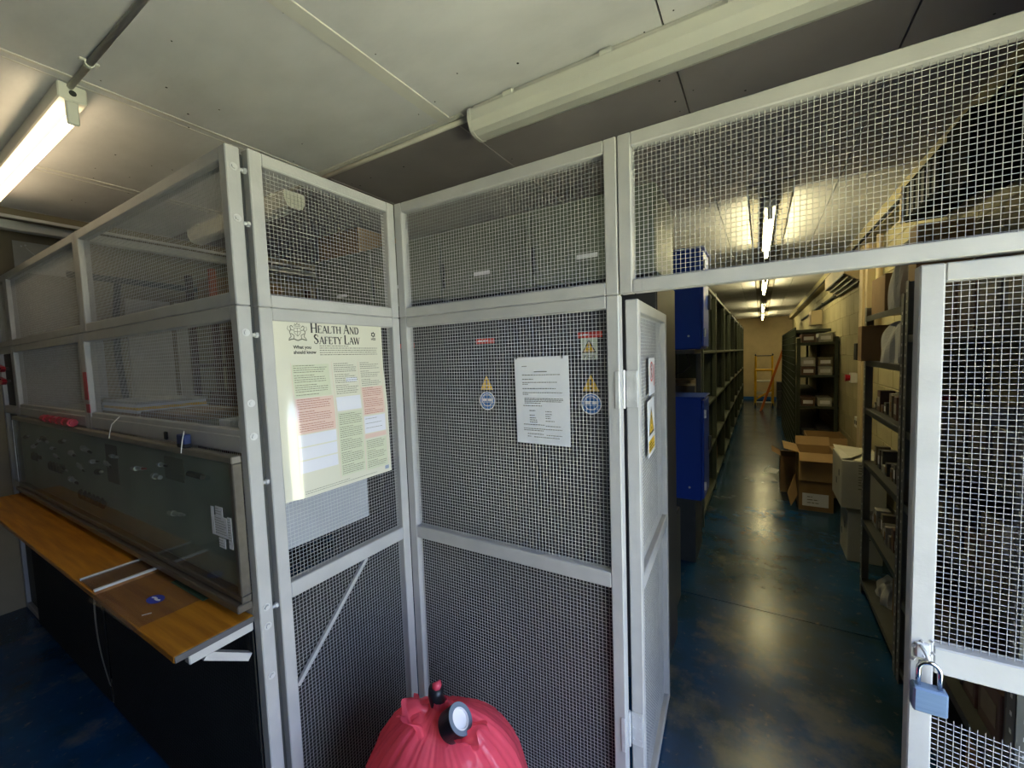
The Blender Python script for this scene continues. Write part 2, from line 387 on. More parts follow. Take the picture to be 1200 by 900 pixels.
def panel(label, ax, c, u0, u1, z0, z1, rails=(), w=.04, t=.04, fill=None, sl=None, sr=None, name='mesh_panel', cat='cage panel', group='wire mesh cage panels', railw=None, skip=()):
    M = mapper(ax, c)
    th = thing(name, label, cat, M((u0 + u1) / 2, t / 2, z0), group)
    sl = sl or w; sr = sr or w; rw = railw or w
    g_ = .0006
    pbox(M, u0 + g_, u0 + sl, 0, t, z0 + g_, z1 - g_).build('stile', frame_m, th)
    pbox(M, u1 - sr, u1 - g_, 0, t, z0 + g_, z1 - g_).build('stile', frame_m, th)
    zs = [(z0 + g_, z0 + rw)] + [(r - rw / 2 - .006, r + rw / 2 + .006) for r in rails] + [(z1 - w, z1 - g_)]
    for (a, b) in zs: pbox(M, u0 + sl, u1 - sr, .0005, t - .0005, a, b).build('rail', frame_m, th)
    for k in range(len(zs) - 1):
        if k in skip: continue
        wires(M, u0 + sl, u1 - sr, zs[k][1], zs[k + 1][0]).build('wire_mesh', wire_m, th, kind='stuff')
    return th, M
def bolt(th, p, axis, r=.007, h=.006):
    p = Vector(p); a = Vector(axis)
    B().cyl(p, p + a * h, r, 6).cyl(p, p + a * .0015, r * 1.6, 12).build('bolt', zinc_m, th)

SPL, TOP = 1.84, 2.305
YA, XA, YFR = 0.63, -1.30, 1.26
# left run, facing the entrance
L1, M1 = panel('upper mesh panel of left cage, nearest the corner post', 'x', YA, -2.665, -1.30, SPL, 2.295)
panel('upper mesh panel of left cage, in the middle of the run', 'x', YA, -4.09, -2.665, SPL, 2.295)
panel('narrow upper mesh panel of left cage against the end wall', 'x', YA, XL, -4.09, SPL, 2.295)
def lower_left(label, u0, u1, b0, b1):
    th, M = panel(label, 'x', YA, u0, u1, 0.0, SPL, rails=(1.425, 0.905), skip=(0, 1), railw=.04)
    pbox(M, b0, b1, -.006, -.001, .012, .842, c=.001).build('backing_board', black_m, th, label='black backing board')
    wires(M, b0 + .008, b1 - .004, .02, .834, n=-.0085, r=.0006).build('wire_mesh', rubber_m, th, kind='stuff')
    pbox(M, u0 + .04, u1 - .04, .004, .03, 1.40, 1.47).build('kick_board', frame_m, th)
    return th, M
LL1, _ = lower_left('tall lower mesh panel of left cage behind the display case end', -2.72, -1.30, -2.728, -1.343)
lower_left('tall lower mesh panel of left cage with black backing, middle bay', -4.09, -2.72, -4.105, -2.768)
th, M = panel('narrow black lower panel of left cage by the end wall', 'x', YA, XL, -4.09, 0.0, SPL, rails=(1.425, 0.905), skip=(0, 1, 2))
pbox(M, XL + .04, -4.13, .02, .03, .04, 1.80).build('backing_board', black_m, th, label='black backing board')
for z in (2.235, 2.09): bolt(L1, (XA, YA + .02, z), (1, 0, 0))
for z in (1.76, 1.55, 1.45, 0.92, 0.86, 0.70, 0.3): bolt(LL1, (XA, YA + .02, z), (1, 0, 0))
# poster side, facing the doorway
P1, _ = panel('upper mesh panel above the health and safety poster', 'y', XA, 0.692, 1.262, SPL, TOP)
P2, MP = panel('lower mesh panel carrying the health and safety poster, with diagonal brace', 'y', XA, 0.692, 1.262, 0.0, SPL, rails=(0.93,))
B().bar((XA - .012, .735, .60), (XA - .012, 1.035, .903), .014, .012, (0, 0, 1)).build('brace', frame_m, P2)
for (q, z) in ((P1, 2.24), (P1, 2.085), (P2, 1.755), (P2, .90), (P2, 1.3)):
    B().cyl((XA - .018, .668, z), (XA - .018, .694, z), .0055, 8).cyl((XA - .018, .684, z), (XA - .018, .692, z), .009, 6).build('bolt', zinc_m, q)
B().cbox(XA - .034, XA - .028, .6685, .6915, 0, 2.29, c=.001).build('spacer_strip', dark_m, P2)
# alcove back, facing the entrance
F1, MF = panel('upper mesh panel at the back of the alcove', 'x', YFR, XA, -0.371, SPL, TOP)
F2, _ = panel('tall lower mesh panel with the printed notice, back of the alcove', 'x', YFR, XA, -0.371, 0.0, SPL, rails=(0.93,))
pbox(MF, XA + .041, -.412, .030, .036, .042, .895).build('backing_board', black_m, F2, label='black backing board')
pbox(MP, .735, 1.22, .030, .036, .042, .895).build('backing_board', black_m, P2, label='black backing board')
T1, _ = panel('long transom mesh panel above the doorway to the store', 'x', YFR, -0.369, XR - .005, SPL, TOP)
# right leaf, shut
R1, MR = panel('right mesh door leaf with a padlock on its stile', 'x', YFR, 0.300, XR - .01, 0.03, SPL - .008, rails=(0.935,), name='mesh_door', cat='door', group='mesh doors of the store', sl=.042, skip=(0,), railw=.05)
wires(MR, .342, XR - .05, .08, .795, n=.021, sag=lambda u: (u - .342) * .12).build('wire_mesh', wire_m, R1, kind='stuff', label='loose lower mesh torn away from its rail')
# hasp staple with weld
B().cbox(.310, .336, YFR - .006, YFR, .935, .972, c=.003).build('hasp', zinc_m, R1)
B().tube([(.318, YFR - .004, .966), (.322, YFR - .022, .962), (.326, YFR - .028, .95), (.328, YFR - .022, .938), (.330, YFR - .004, .934)], .004, 8).build('staple', zinc_m, R1, smooth=True)
wb = B()
for k in range(26): 
    x, z = .304 + random.random() * .04, .925 + random.random() * .055
    wb.cyl((x, YFR - .001, z), (x + .002, YFR - .004 - random.random() * .004, z + .002), .0035, 6, .001)
wb.build('weld_spatter', zinc_m, R1)
# left leaf, standing open into the store
hx, hy = -0.366, 1.302
th, ML = panel('left mesh door leaf standing open, carrying two safety signs', 'y', 0.0, 0.0, 0.655, 0.03, SPL - .012, rails=(0.90,), name='mesh_door', cat='door', group='mesh doors of the store')
th.location = (0, 0, 0)
LEAF = Matrix.Translation((hx, hy, 0)) @ Matrix.Rotation(math.radians(3.4), 4, 'Z') @ Matrix.Translation((.042, 0, 0))
th.matrix_world = LEAF @ Matrix.Translation(Vector(LOC[th.name]))
LEAFTH = th
def leaf_part(b, name, m, label=None, parent=None):      # b is given in leaf coordinates: X=0 face, Y along the leaf
    return b.build(name, m, parent or LEAFTH, label=label)
for z in (1.49, 0.36):
    h = B().cbox(-.040, -.004, -.004, -.0005, z, z + .115, c=.001)
    for (px_, py_) in ((-.033, .02), (-.033, .06), (-.033, .10), (-.013, .02), (-.013, .06), (-.013, .10)):
        h.cyl((px_, -.004, z + py_), (px_, -.006, z + py_), .004, 8)
    o = leaf_part(h, 'hinge', zinc_m, 'zinc butt hinge')
    leaf_part(B().cyl((-.046, -.009, z - .003), (-.046, -.009, z + .118), .0055, 10), 'hinge_pin', zinc_m, parent=o)
for z in (1.49, 0.36):
    B().cbox(-.386, -.3725, YFR - .0035, YFR, z, z + .115, c=.001).build('hinge_plate', zinc_m, F2)

# ---------------------------------------------------------------- flat print helpers
def plane_map(o, R, U, N): 
    o, R, U, N = Vector(o), Vector(R), Vector(U), Vector(N)
    return lambda u, v, n=0.0: o + R * u + U * v + N * n
def rect(Mp, u0, u1, v0, v1, n): return B().poly([Mp(u0, v0, n), Mp(u1, v0, n), Mp(u1, v1, n), Mp(u0, v1, n)])
def add_rect(b, Mp, u0, u1, v0, v1, n): b.poly([Mp(u0, v0, n), Mp(u1, v0, n), Mp(u1, v1, n), Mp(u0, v1, n)])
def shape(b, Mp, pts, n): b.poly([Mp(u, v, n) for u, v in pts])
def disc(b, Mp, u, v, r, n, k=20, r0=0.0):
    if r0:
        for i in range(k):
            a, c = 2 * PI * i / k, 2 * PI * (i + 1) / k
            b.poly([Mp(u + r * math.cos(a), v + r * math.sin(a), n), Mp(u + r * math.cos(c), v + r * math.sin(c), n), Mp(u + r0 * math.cos(c), v + r0 * math.sin(c), n), Mp(u + r0 * math.cos(a), v + r0 * math.sin(a), n)])
    else: b.poly([Mp(u + r * math.cos(2 * PI * i / k), v + r * math.sin(2 * PI * i / k), n) for i in range(k)])
def stroke(b, Mp, pts, w, n):
    for (a, c) in zip(pts[:-1], pts[1:]):
        dx, dy = c[0] - a[0], c[1] - a[1]; l = math.hypot(dx, dy) or 1; px, py = -dy / l * w / 2, dx / l * w / 2
        b.poly([Mp(a[0] + px, a[1] + py, n), Mp(a[0] - px, a[1] - py, n), Mp(c[0] - px, c[1] - py, n), Mp(c[0] + px, c[1] + py, n)])
def text_lines(b, Mp, u0, u1, v1, v0, lh, th, n, fill=0.9, para=5):
    v = v1; k = 0
    while v - th > v0:
        end = u1 if (k % para) else u0 + (u1 - u0) * random.uniform(.4, .8)
        end = u0 + (end - u0) * random.uniform(fill, 1)
        u = u0
        while u < end:
            wl = random.uniform(1.5, 6) * th * 1.0
            add_rect(b, Mp, u, min(u + wl, end), v - th, v, n); u += wl + th * .9
        v -= lh; k += 1
        if k % para == 0: v -= lh * .5
def text(s, size, Mp, u, v, n, m, parent, name='lettering', align='LEFT', bold=0.0, sx=1.0):
    cu = bpy.data.curves.new('t', 'FONT'); cu.body = s; cu.size = size; cu.align_x = align; cu.offset = bold; cu.resolution_u = 3
    o = bpy.data.objects.new('t', cu)
    me = bpy.data.meshes.new_from_object(o)
    b = B(); b.v = [tuple(Mp(u + p.co.x * sx, v + p.co.y, n)) for p in me.vertices]; b.f = [tuple(f.vertices) for f in me.polygons]
    bpy.data.objects.remove(o); bpy.data.curves.remove(cu); bpy.data.meshes.remove(me)
    return b.build(name, m, parent)
# serif capitals for the poster heading: heavy and thin strokes with slab feet
SER = {'H': (.8, [((.14, 0), (.14, 1), 1), ((.66, 0), (.66, 1), 1), ((.14, .5), (.66, .5), 0)], [(.14, 0), (.14, 1), (.66, 0), (.66, 1)]),
 'E': (.66, [((.14, 0), (.14, 1), 1), ((.14, .97), (.58, .97), 0), ((.14, .52), (.48, .52), 0), ((.14, .03), (.6, .03), 0), ((.57, .99), (.57, .80), 0), ((.59, .01), (.59, .22), 0)], [(.14, 0), (.14, 1)]),
 'A': (.78, [((.08, 0), (.38, 1), 0), ((.38, 1), (.70, 0), 1), ((.2, .36), (.57, .36), 0)], [(.08, 0), (.70, 0)]),
 'L': (.64, [((.14, 0), (.14, 1), 1), ((.14, .03), (.58, .03), 0), ((.57, .01), (.57, .24), 0)], [(.14, 0), (.14, 1)]),
 'T': (.7, [((.35, 0), (.35, 1), 1), ((.04, .97), (.66, .97), 0), ((.05, .99), (.05, .78), 0), ((.65, .99), (.65, .78), 0)], [(.35, 0)]),
 'N': (.82, [((.14, 0), (.14, 1), 0), ((.14, 1), (.68, 0), 1), ((.68, 0), (.68, 1), 0)], [(.14, 0), (.14, 1), (.68, 1)]),
 'D': (.78, [((.14, 0), (.14, 1), 1), ((.14, .97), (.42, .97), 0), ((.42, .97), (.62, .80), 1), ((.62, .80), (.68, .5), 1), ((.68, .5), (.62, .2), 1), ((.62, .2), (.42, .03), 1), ((.42, .03), (.14, .03), 0)], [(.14, 0), (.14, 1)]),
 'S': (.6, [((.5, .75), (.48, .9), 0), ((.48, .9), (.3, .98), 0), ((.3, .98), (.12, .88), 1), ((.12, .88), (.12, .68), 1), ((.12, .68), (.46, .40), 1), ((.46, .40), (.48, .18), 1), ((.48, .18), (.3, .02), 0), ((.3, .02), (.1, .1), 0), ((.1, .1), (.08, .3), 0)], []),
 'F': (.62, [((.14, 0), (.14, 1), 1), ((.14, .97), (.56, .97), 0), ((.14, .52), (.46, .52), 0), ((.55, .99), (.55, .78), 0)], [(.14, 0), (.14, 1)]),
 'Y': (.74, [((.36, 0), (.36, .48), 1), ((.36, .46), (.08, 1), 1), ((.36, .46), (.66, 1), 0)], [(.36, 0), (.08, 1), (.66, 1)]),
 'W': (1.05, [((.06, 1), (.3, 0), 1), ((.3, 0), (.52, .95), 0), ((.52, .95), (.76, 0), 1), ((.76, 0), (.98, 1), 0)], [(.06, 1), (.52, 1), (.98, 1)]),
 ' ': (.34, [], [])}
def heading(b, Mp, s, u, v, cap, n):
    first = True; x = u
    for ch in s:
        h = cap if first and ch != ' ' else cap * .78
        w, st, fe = SER[ch]
        for (a, c, k) in st: stroke(b, Mp, [(x + a[0] * h, v + a[1] * h), (x + c[0] * h, v + c[1] * h)], (.17 if k else .075) * h, n)
        for (fx, fy) in fe: stroke(b, Mp, [(x + (fx - .12) * h, v + abs(fy - .025) * h), (x + (fx + .12) * h, v + abs(fy - .025) * h)], .05 * h, n + .00005)
        x += w * h * 1.02; first = (ch == ' ')
    return x - u

# ---------------------------------------------------------------- poster, notice and door signs
PW, PH = .435, .592
PO = (XA - .0135, .737, 1.216)
def pm(u, v, n=0.0):    # fractions across / up the poster, curling slightly proud of the mesh at its free lower edge
    e = max(0.0, min(1.0, (u - .02) / .15)); e = e * e * (3 - 2 * e); lo = max(0.0, min(1.0, (.72 - v) / .25))
    curl = .004 * (1 - v) ** 2 + .013 * e * lo
    return Vector((PO[0] + curl + n, PO[1] + u * PW, PO[2] + v * PH))
ps = thing('poster', 'cream Health and Safety Law poster hung on the mesh', 'poster', (XA - .012, .95, 1.216))
sh = B().grid(lambda u, v: pm(u, v, 0), 40, 24).grid(lambda u, v: pm(1 - u, v, -.0008), 40, 24)
sh.build('sheet', poster_m, ps, smooth=True)
def pgrid(u0, u1, v0, v1, n, nm, m):
    return B().grid(lambda a, c: pm(u0 + (u1 - u0) * a, v0 + (v1 - v0) * c, n * 1.6), max(3, int((u1 - u0) * 60)), 8).build(nm, m, ps)
pgrid(.12, .43, .565, .75, .0005, 'print_field', pgreen_m)
pgrid(.12, .44, .36, .56, .0005, 'print_field', ppink_m)
for (a, c) in ((.29, .355), (.215, .282), (.14, .207)): pgrid(.12, .44, a, c, .0005, 'print_field', pwhite_m)
pgrid(.465, .705, .46, .545, .0005, 'print_field', pwhite_m)
pgrid(.465, .705, .06, .45, .0005, 'print_field', pgreen_m)
pgrid(.725, .96, .41, .59, .0005, 'print_field', ppink_m)
pgrid(.725, .96, .29, .40, .0005, 'print_field', pwhite_m)
pgrid(.725, .96, .255, .285, .0005, 'print_field', ppink_m)
pgrid(.725, .96, .05, .245, .0005, 'print_field', pgreen_m)
pgrid(.58, .69, .635, .66, .0005, 'print_field', pwhite_m)
hb = B()
pmm = lambda u, v, n=0.0: pm(u / PW, v / PH, n)
heading(hb, pmm, 'HEALTH AND', .126, .551, .033, .0016)
heading(hb, pmm, 'SAFETY LAW', .136, .513, .033, .0016)
hb.build('lettering', ink_m, ps, label='black serif heading')
text('What you', .0155, pmm, .062, .497, .0014, ink_m, ps, bold=.0004)
text('should know', .0155, pmm, .062, .480, .0014, ink_m, ps, bold=.0004)
text('HSE', .013, pmm, .392, .530, .001, ink_m, ps, align='CENTER', bold=.0004)
lb = B(); disc(lb, pmm, .392, .552, .0085, .001, 16, .0045)
for k in range(6):
    a = k * PI / 3; stroke(lb, pmm, [(.392 + .006 * math.cos(a), .552 + .006 * math.sin(a)), (.392 + .011 * math.cos(a + .5), .552 + .011 * math.sin(a + .5))], .003, .0011)
lb.build('emblem', ink_m, ps)
# coat of arms in outline: shield, crown, two supporters, motto ribbon
cb = B(); cx, cy = .080, .553
for pts in ([(cx - .011, cy + .012), (cx + .011, cy + .012), (cx + .011, cy - .004), (cx, cy - .015), (cx - .011, cy - .004), (cx - .011, cy + .012)], [(cx, cy + .012), (cx, cy - .014)], [(cx - .011, cy), (cx + .011, cy)],
            [(cx - .010, cy + .018), (cx - .008, cy + .026), (cx - .004, cy + .021), (cx, cy + .029), (cx + .004, cy + .021), (cx + .008, cy + .026), (cx + .010, cy + .018), (cx - .010, cy + .018)]):
    stroke(cb, pmm, pts, .0016, .001)
for sg in (-1, 1):
    stroke(cb, pmm, [(cx + sg * .014, cy + .014), (cx + sg * .020, cy + .020), (cx + sg * .025, cy + .016), (cx + sg * .022, cy + .008), (cx + sg * .027, cy - .002), (cx + sg * .022, cy - .016), (cx + sg * .030, cy - .024)], .0028, .001)
    stroke(cb, pmm, [(cx + sg * .022, cy + .006), (cx + sg * .013, cy + .004)], .0024, .001)
    stroke(cb, pmm, [(cx + sg * .023, cy - .006), (cx + sg * .012, cy - .012), (cx + sg * .014, cy - .024)], .0026, .001)
    stroke(cb, pmm, [(cx + sg * .026, cy), (cx + sg * .034, cy + .008), (cx + sg * .031, cy + .018)], .0016, .001)
stroke(cb, pmm, [(cx - .032, cy - .028), (cx - .014, cy - .024), (cx, cy - .029), (cx + .014, cy - .024), (cx + .032, cy - .028)], .004, .001)
cb.build('coat_of_arms', inkg_m, ps)
tl = B(); P_ = lambda u: u * PW; V_ = lambda v: v * PH
text_lines(tl, pmm, P_(.36), P_(.94), V_(.858), V_(.80), .0078, .0022, .001, .98, 99)
text_lines(tl, pmm, P_(.13), P_(.42), V_(.745), V_(.57), .0072, .0019  , .0018, .85, 4)
text_lines(tl, pmm, P_(.475), P_(.70), V_(.75), V_(.55), .0072, .0019  , .0018, .85, 5)
text_lines(tl, pmm, P_(.735), P_(.95), V_(.75), V_(.60), .0072, .0019  , .0018, .8, 4)
text_lines(tl, pmm, P_(.475), P_(.70), V_(.44), V_(.07), .0072, .0019  , .0018, .9, 6)
text_lines(tl, pmm, P_(.735), P_(.95), V_(.24), V_(.06), .0072, .0019  , .0018, .8, 5)
text_lines(tl, pmm, P_(.14), P_(.9), V_(.035), V_(.02), .0072, .0016  , .0018, .8, 9)
text_lines(tl, pmm, P_(.735), P_(.94), V_(.385), V_(.30), .018, .0016  , .0018, .8, 9)
tl.build('text_lines', inkg_m, ps, kind='stuff')
tl = B()
text_lines(tl, pmm, P_(.13), P_(.42), V_(.555), V_(.365), .0075, .0019  , .0018, .9, 5)
text_lines(tl, pmm, P_(.735), P_(.95), V_(.585), V_(.415), .0075, .0019  , .0018, .9, 5)
tl.build('text_lines', inkp_m, ps, kind='stuff')
rb = B()
for k in range(7): add_rect(rb, pmm, P_(.475 + .0055 * 0) + P_(.45) + k * .0028, P_(.925) + k * .0028 + .0016, V_(.022), V_(.045), .001)
rb.build('barcode', blu_m, ps)
for (u0, u1) in ((.112, .115), (.455, .458), (.715, .718), (.968, .971)):
    pgrid(u0, u1, .05, .76, .0006, 'column_rule', ppink_m)
# the printed A4 notice
nt_ = thing('paper_notice', 'white printed A4 notice fixed to the alcove mesh', 'notice', (-.65, YFR + .014, 1.357))
def nm_(u, v, n=0.0): return Vector((-.755 + u * .209 + (1 - v) * .004, YFR + .014 - n - .006 * (1 - v) ** 2 * (.4 + u) , 1.356 + v * .302 + (1 - u) * (-.001) + u * .003 * (v - .5)))
B().grid(lambda u, v: nm_(u, v), 8, 10).grid(lambda u, v: nm_(1 - u, v, -.0006), 8, 10).build('sheet', paper_m, nt_, smooth=True)
nmm = lambda u, v, n=0.0: nm_(u / .21, v / .297, n)
tl = B()
add_rect(tl, nmm, .078, .128, .246, .2485, .0008)
add_rect(tl, nmm, .03, .05, .266, .268, .0008)
for (u0, u1, v) in ((.030, .178, .2365), (.030, .075, .222), (.030, .165, .211), (.030, .052, .205), (.030, .160, .190), (.030, .185, .176), (.030, .052, .170), (.036, .186, .156), (.036, .186, .151), (.036, .180, .146), (.036, .10, .140), (.030, .105, .131),
                    (.055, .078, .114), (.055, .075, .098), (.055, .08, .089), (.055, .084, .082), (.055, .085, .075), (.118, .142, .112), (.118, .142, .103), (.118, .136, .096), (.118, .138, .089), (.118, .152, .080),
                    (.030, .115, .066), (.118, .175, .063), (.030, .18, .052), (.030, .11, .046), (.045, .11, .034), (.12, .18, .032), (.045, .06, .025), (.07, .17, .024)):
    u = u0
    while u < u1:
        w = random.uniform(.004, .011); add_rect(tl, nmm, u, min(u1, u + w), v - .0011, v + .0011, .0008); u += w + .0015
tl.build('text_lines', inkg_m, nt_, kind='stuff')
B().bar((-.745, YFR + .010, 1.652), (-.742, YFR + .016, 1.668), .003, .003).build('wire_tie', rubber_m, nt_)
B().bar((-.566, YFR + .010, 1.652), (-.570, YFR + .016, 1.668), .003, .003).build('wire_tie', rubber_m, nt_)
# two signs on the open leaf (leaf coordinates, then turned with the leaf)
def leaf_sign(name, label, w, h, y, z, tilt, parts):
    t = thing(name, label, 'sign', (0, 0, 0))
    LOC[t.name] = (0, y + w / 2, z)
    t.matrix_world = LEAF @ Matrix.Translation((-.006, y + w / 2, z)) @ Matrix.Rotation(tilt, 4, 'X')
    Mp = plane_map((0, y, z), (0, 1, 0), (0, 0, 1), (1, 0, 0))
    B().cbox(-.0012, .0, y, y + w, z, z + h, c=.0004).build('sign_plate', paper_m, t)
    for (nm, m, fn) in parts:
        b = B(); fn(b, Mp); b.build(nm, m, t)
def no_entry(b, Mp):
    disc(b, Mp, .052, .085, .037, .0006, 24, .030); stroke(b, Mp, [(.029, .110), (.075, .060)], .006, .0007)
def walker(b, Mp):
    disc(b, Mp, .052, .108, .006, .0005, 10); stroke(b, Mp, [(.052, .10), (.052, .08), (.043, .06)], .006, .0005); stroke(b, Mp, [(.052, .08), (.060, .062)], .005, .0005); stroke(b, Mp, [(.04, .09), (.052, .098), (.064, .088)], .004, .0005)
leaf_sign('prohibition_sign', 'white sign with red prohibition circle on the open leaf', .125, .135, .22, 1.505, 0.0,
  [('red_circle', red_m, no_entry), ('walking_figure', ink_m, walker), ('red_bar', red_m, lambda b, Mp: add_rect(b, Mp, .10, .112, .03, .11, .0006))])
def yel(b, Mp): shape(b, Mp, [(.03, .085), (.115, .085), (.072, .165)], .0008)
def tri(b, Mp): shape(b, Mp, [(.018, .076), (.127, .076), (.072, .180)], .0005)
def bang(b, Mp): stroke(b, Mp, [(.072, .145), (.072, .112)], .009, .0011); disc(b, Mp, .072, .098, .005, .0011, 8)
leaf_sign('warning_sign', 'white sign with yellow warning triangle hanging loose on the open leaf', .145, .205, .19, 1.285, 0.05,
  [('black_triangle', ink_m, tri), ('yellow_triangle', yel_m, yel), ('warning_mark', ink_m, bang), ('yellow_panel', yel_m, lambda b, Mp: add_rect(b, Mp, .012, .133, .014, .058, .0006)), ('text_lines', ink_m, lambda b, Mp: text_lines(b, Mp, .022, .12, .048, .02, .011, .005, .0009, .9, 9))])
# padlock
pk = thing('padlock', 'blue-grey padlock with chrome shackle hanging from the hasp', 'padlock', (.326, YFR - .03, .83))
bl = B().cbox(.298, .356, YFR - .047, YFR - .017, .832, .889, c=.004)
bl.build('body', lockbody_m, pk)
sp = [(.309, .886), (.309, .918)] + [(.327 - .018 * math.cos(a), .925 + .020 * math.sin(a)) for a in [i * PI / 10 for i in range(11)]] + [(.345, .918), (.345, .886)]
B().tube([(x, YFR - .032, z) for x, z in sp], .0048, 10).build('shackle', chrome_m, pk, smooth=True)
B().cyl((.327, YFR - .032, .832), (.327, YFR - .032, .829), .007, 14).build('keyway', steel_m, pk)

# ---------------------------------------------------------------- fluorescent fittings and conduit
def batten(label, p0, p1, z, lit=True, m=None, w=.095, group='fluorescent fittings'):
    p0, p1 = Vector((p0[0], p0[1], z)), Vector((p1[0], p1[1], z)); d = (p1 - p0).normalized(); s = Vector((-d.y, d.x, 0))
    t = thing('fluorescent_light', label, 'light', tuple((p0 + p1) / 2), group)
    def obx(a, c, s0, s1, z0, z1):
        k = B().cbox(0, c - a, s0, s1, z0, z1, c=.004)
        M = Matrix(((d.x, s.x, 0, p0.x + d.x * a), (d.y, s.y, 0, p0.y + d.y * a), (0, 0, 1, z), (0, 0, 0, 1)))
        return k.xf(M)
    L = (p1 - p0).length
    obx(0, L, -w / 2, w / 2, -.055, 0).build('body', plast_m, t)
    if lit:
        for a in (0.012, L - .03):
            obx(a, a + .018, -.016, .016, -.13, -.05).build('lamp_holder', plast_m, t)
        B().cyl(p0 + d * .03 + Vector((0, 0, -.105)), p1 - d * .03 + Vector((0, 0, -.105)), .015, 14).build('tube', m or tube_m, t, smooth=True)
    return t
EL = batten('lit bare-tube light at the top of the left ceiling', (-2.06, .52), (-3.58, .52), ZC, m=tubew_m, w=.075)
B().cyl((-2.0595, .52, ZC - .03), (-2.058, .52, ZC - .03), .010, 12).build('end_knockout', dark_m, EL)
for i, (a, b_, lb) in enumerate(((3.3, 4.75, 'lit tube light over the aisle, nearest the doorway'), (6.4, 7.9, 'lit tube light midway along the aisle ceiling'), (10.2, 11.7, 'lit tube light third along the aisle ceiling'), (13.2, 14.7, 'lit tube light at the far end of the aisle'))):
    batten(lb, (.05, a), (.04, b_), ZC - .012, w=.07)
bx(-.07, .17, 3.0, 15.2, ZC - .012, ZC).build('trim_4', mat('strip_board_with_shadow', (0.20, 0.185, 0.165), .7), kind='structure', label='dark grey board strip carrying the aisle lights, their ceiling shadow painted in')  # trunking board; its width and dark grey also paint the fittings' ceiling shadow
def diffuser(label, x0, x1, y, ends=True):
    t = thing('fluorescent_light', label, 'light', ((x0 + x1) / 2, y, ZC - .1), 'fluorescent fittings')
    prof = [(-.055, 0), (-.062, -.012), (-.060, -.05), (-.045, -.082), (-.02, -.092), (.02, -.092), (.045, -.082), (.060, -.05), (.062, -.012), (.055, 0)]
    B().prism([(x0 + .012, y + a, ZC - .012 + b) for a, b in prof], (x1 - x0 - .024, 0, 0)).build('diffuser', plast_m, t)
    for x in (x0, x1 - .014):
        B().prism([(x, y + a * 1.04, ZC - .010 + b * 1.05) for a, b in prof], (.014, 0, 0)).build('end_cap', plast_m, t)
    bx(x0 + .02, x1 - .02, y - .05, y + .05, ZC - .012, ZC).build('backplate', plast_m, t)
    for k in range(4):
        x = x0 + (k + .5) * (x1 - x0) / 4
        B().cyl((x - .02, y - .056, ZC - .014), (x + .02, y - .056, ZC - .014), .011, 8).build('clip', plast_m, t)
diffuser('long unlit light with cream diffuser above the alcove', -1.0, .5, 1.45)
diffuser('unlit light with diffuser above the left cage interior', -3.50, -2.30, 1.47)
cd = B().cyl((-2.28, 1.445, ZC - .012), (-1.0, 1.445, ZC - .012), .011, 10)
cd.build('conduit', conduit_m, label='cream conduit along the ceiling joint beside the unlit light', cat='conduit', smooth=True)
c2 = thing('conduit', 'grey ceiling conduit running into the lit left light', 'conduit', (-1.5, .515, ZC - .01))
B().cyl((-2.06, .515, ZC - .010), (0.6, .515, ZC - .010), .009, 10).build('pipe', conduit_m, c2, smooth=True)
for x in (-1.86, -1.2, -.6):
    B().cbox(x - .008, x + .008, .49, .54, ZC - .006, ZC).cyl((x - .006, .515, ZC - .010), (x + .006, .515, ZC - .010), .0125, 12).build('saddle_clip', plast_m, c2)
# beam and trunking across the left ceiling
bx(-3.97, -3.87, YF, 3.3, ZC - .05, ZC).build('trim_1', wall_m, kind='structure', label='shallow ceiling beam beyond the left light')
bx(-3.885, -3.866, YF, 3.3, ZC - .058, ZC - .04).build('trim_2', strip_m, kind='structure', label='pale edging strip on the ceiling beam')
bx(-4.16, -4.09, YF, 3.3, ZC - .075, ZC, c=.004).build('cable_trunking', strip_m, label='white cable trunking under the left ceiling', cat='trunking')
pl = thing('metal_plate', 'small grey metal plate screwed to the end wall above the left cage', 'plate', (XL + .004, .86, 2.38))
bx(XL, XL + .004, .75, 1.05, 2.38, 2.60, c=.001).build('sheet', plate_m, pl)
for (y, z) in ((.79, 2.565), (.81, 2.575), (.88, 2.47), (.90, 2.48)):
    B().cyl((XL + .004, y, z), (XL + .008, y, z), .006, 8).build('screw', zinc_m, pl)
B().bar((XL + .006, .81, 2.56), (XL + .006, .875, 2.485), .004, .003).build('wire', zinc_m, pl)

# ---------------------------------------------------------------- display case on the left cage
CX0, CX1, CZ0, CZ1, CY = -4.09, -1.335, .945, 1.395, .600
dc = thing('display_case', 'long glazed display case of components under the left mesh', 'display case', (-2.7, .62, CZ0))
fwid = .022
bx(CX0, CX1, CY, YA - .001, CZ1 - fwid, CZ1).build('top_rail', mat('dull_case_top', (0.24, 0.215, 0.18), .4, .2), dc)
bx(CX0, CX1, CY, YA - .001, CZ0, CZ0 + fwid).build('bottom_rail', caseframe_m, dc)
bx(CX0, CX1, CY - .014, YA - .001, CZ0 - .026, CZ0 - .001).build('ledge', caseframe_m, dc)
for (a, b_) in ((CX0, CX0 + fwid), (CX1 - fwid, CX1)): bx(a, b_, CY, YA - .001, CZ0 + fwid, CZ1 - fwid).build('end_rail', caseframe_m, dc)
bx(CX0 + .012, CX0 + .02, CY - .004, CY, CZ0 + .03, CZ1 - .02).build('bright_edge', zinc_m, dc)
bx(CX0 + fwid, CX1 - fwid, CY + .002, CY + .005, CZ0 + fwid, CZ1 - fwid, c=.0005).build('glass_pane', caseglass_m, dc)
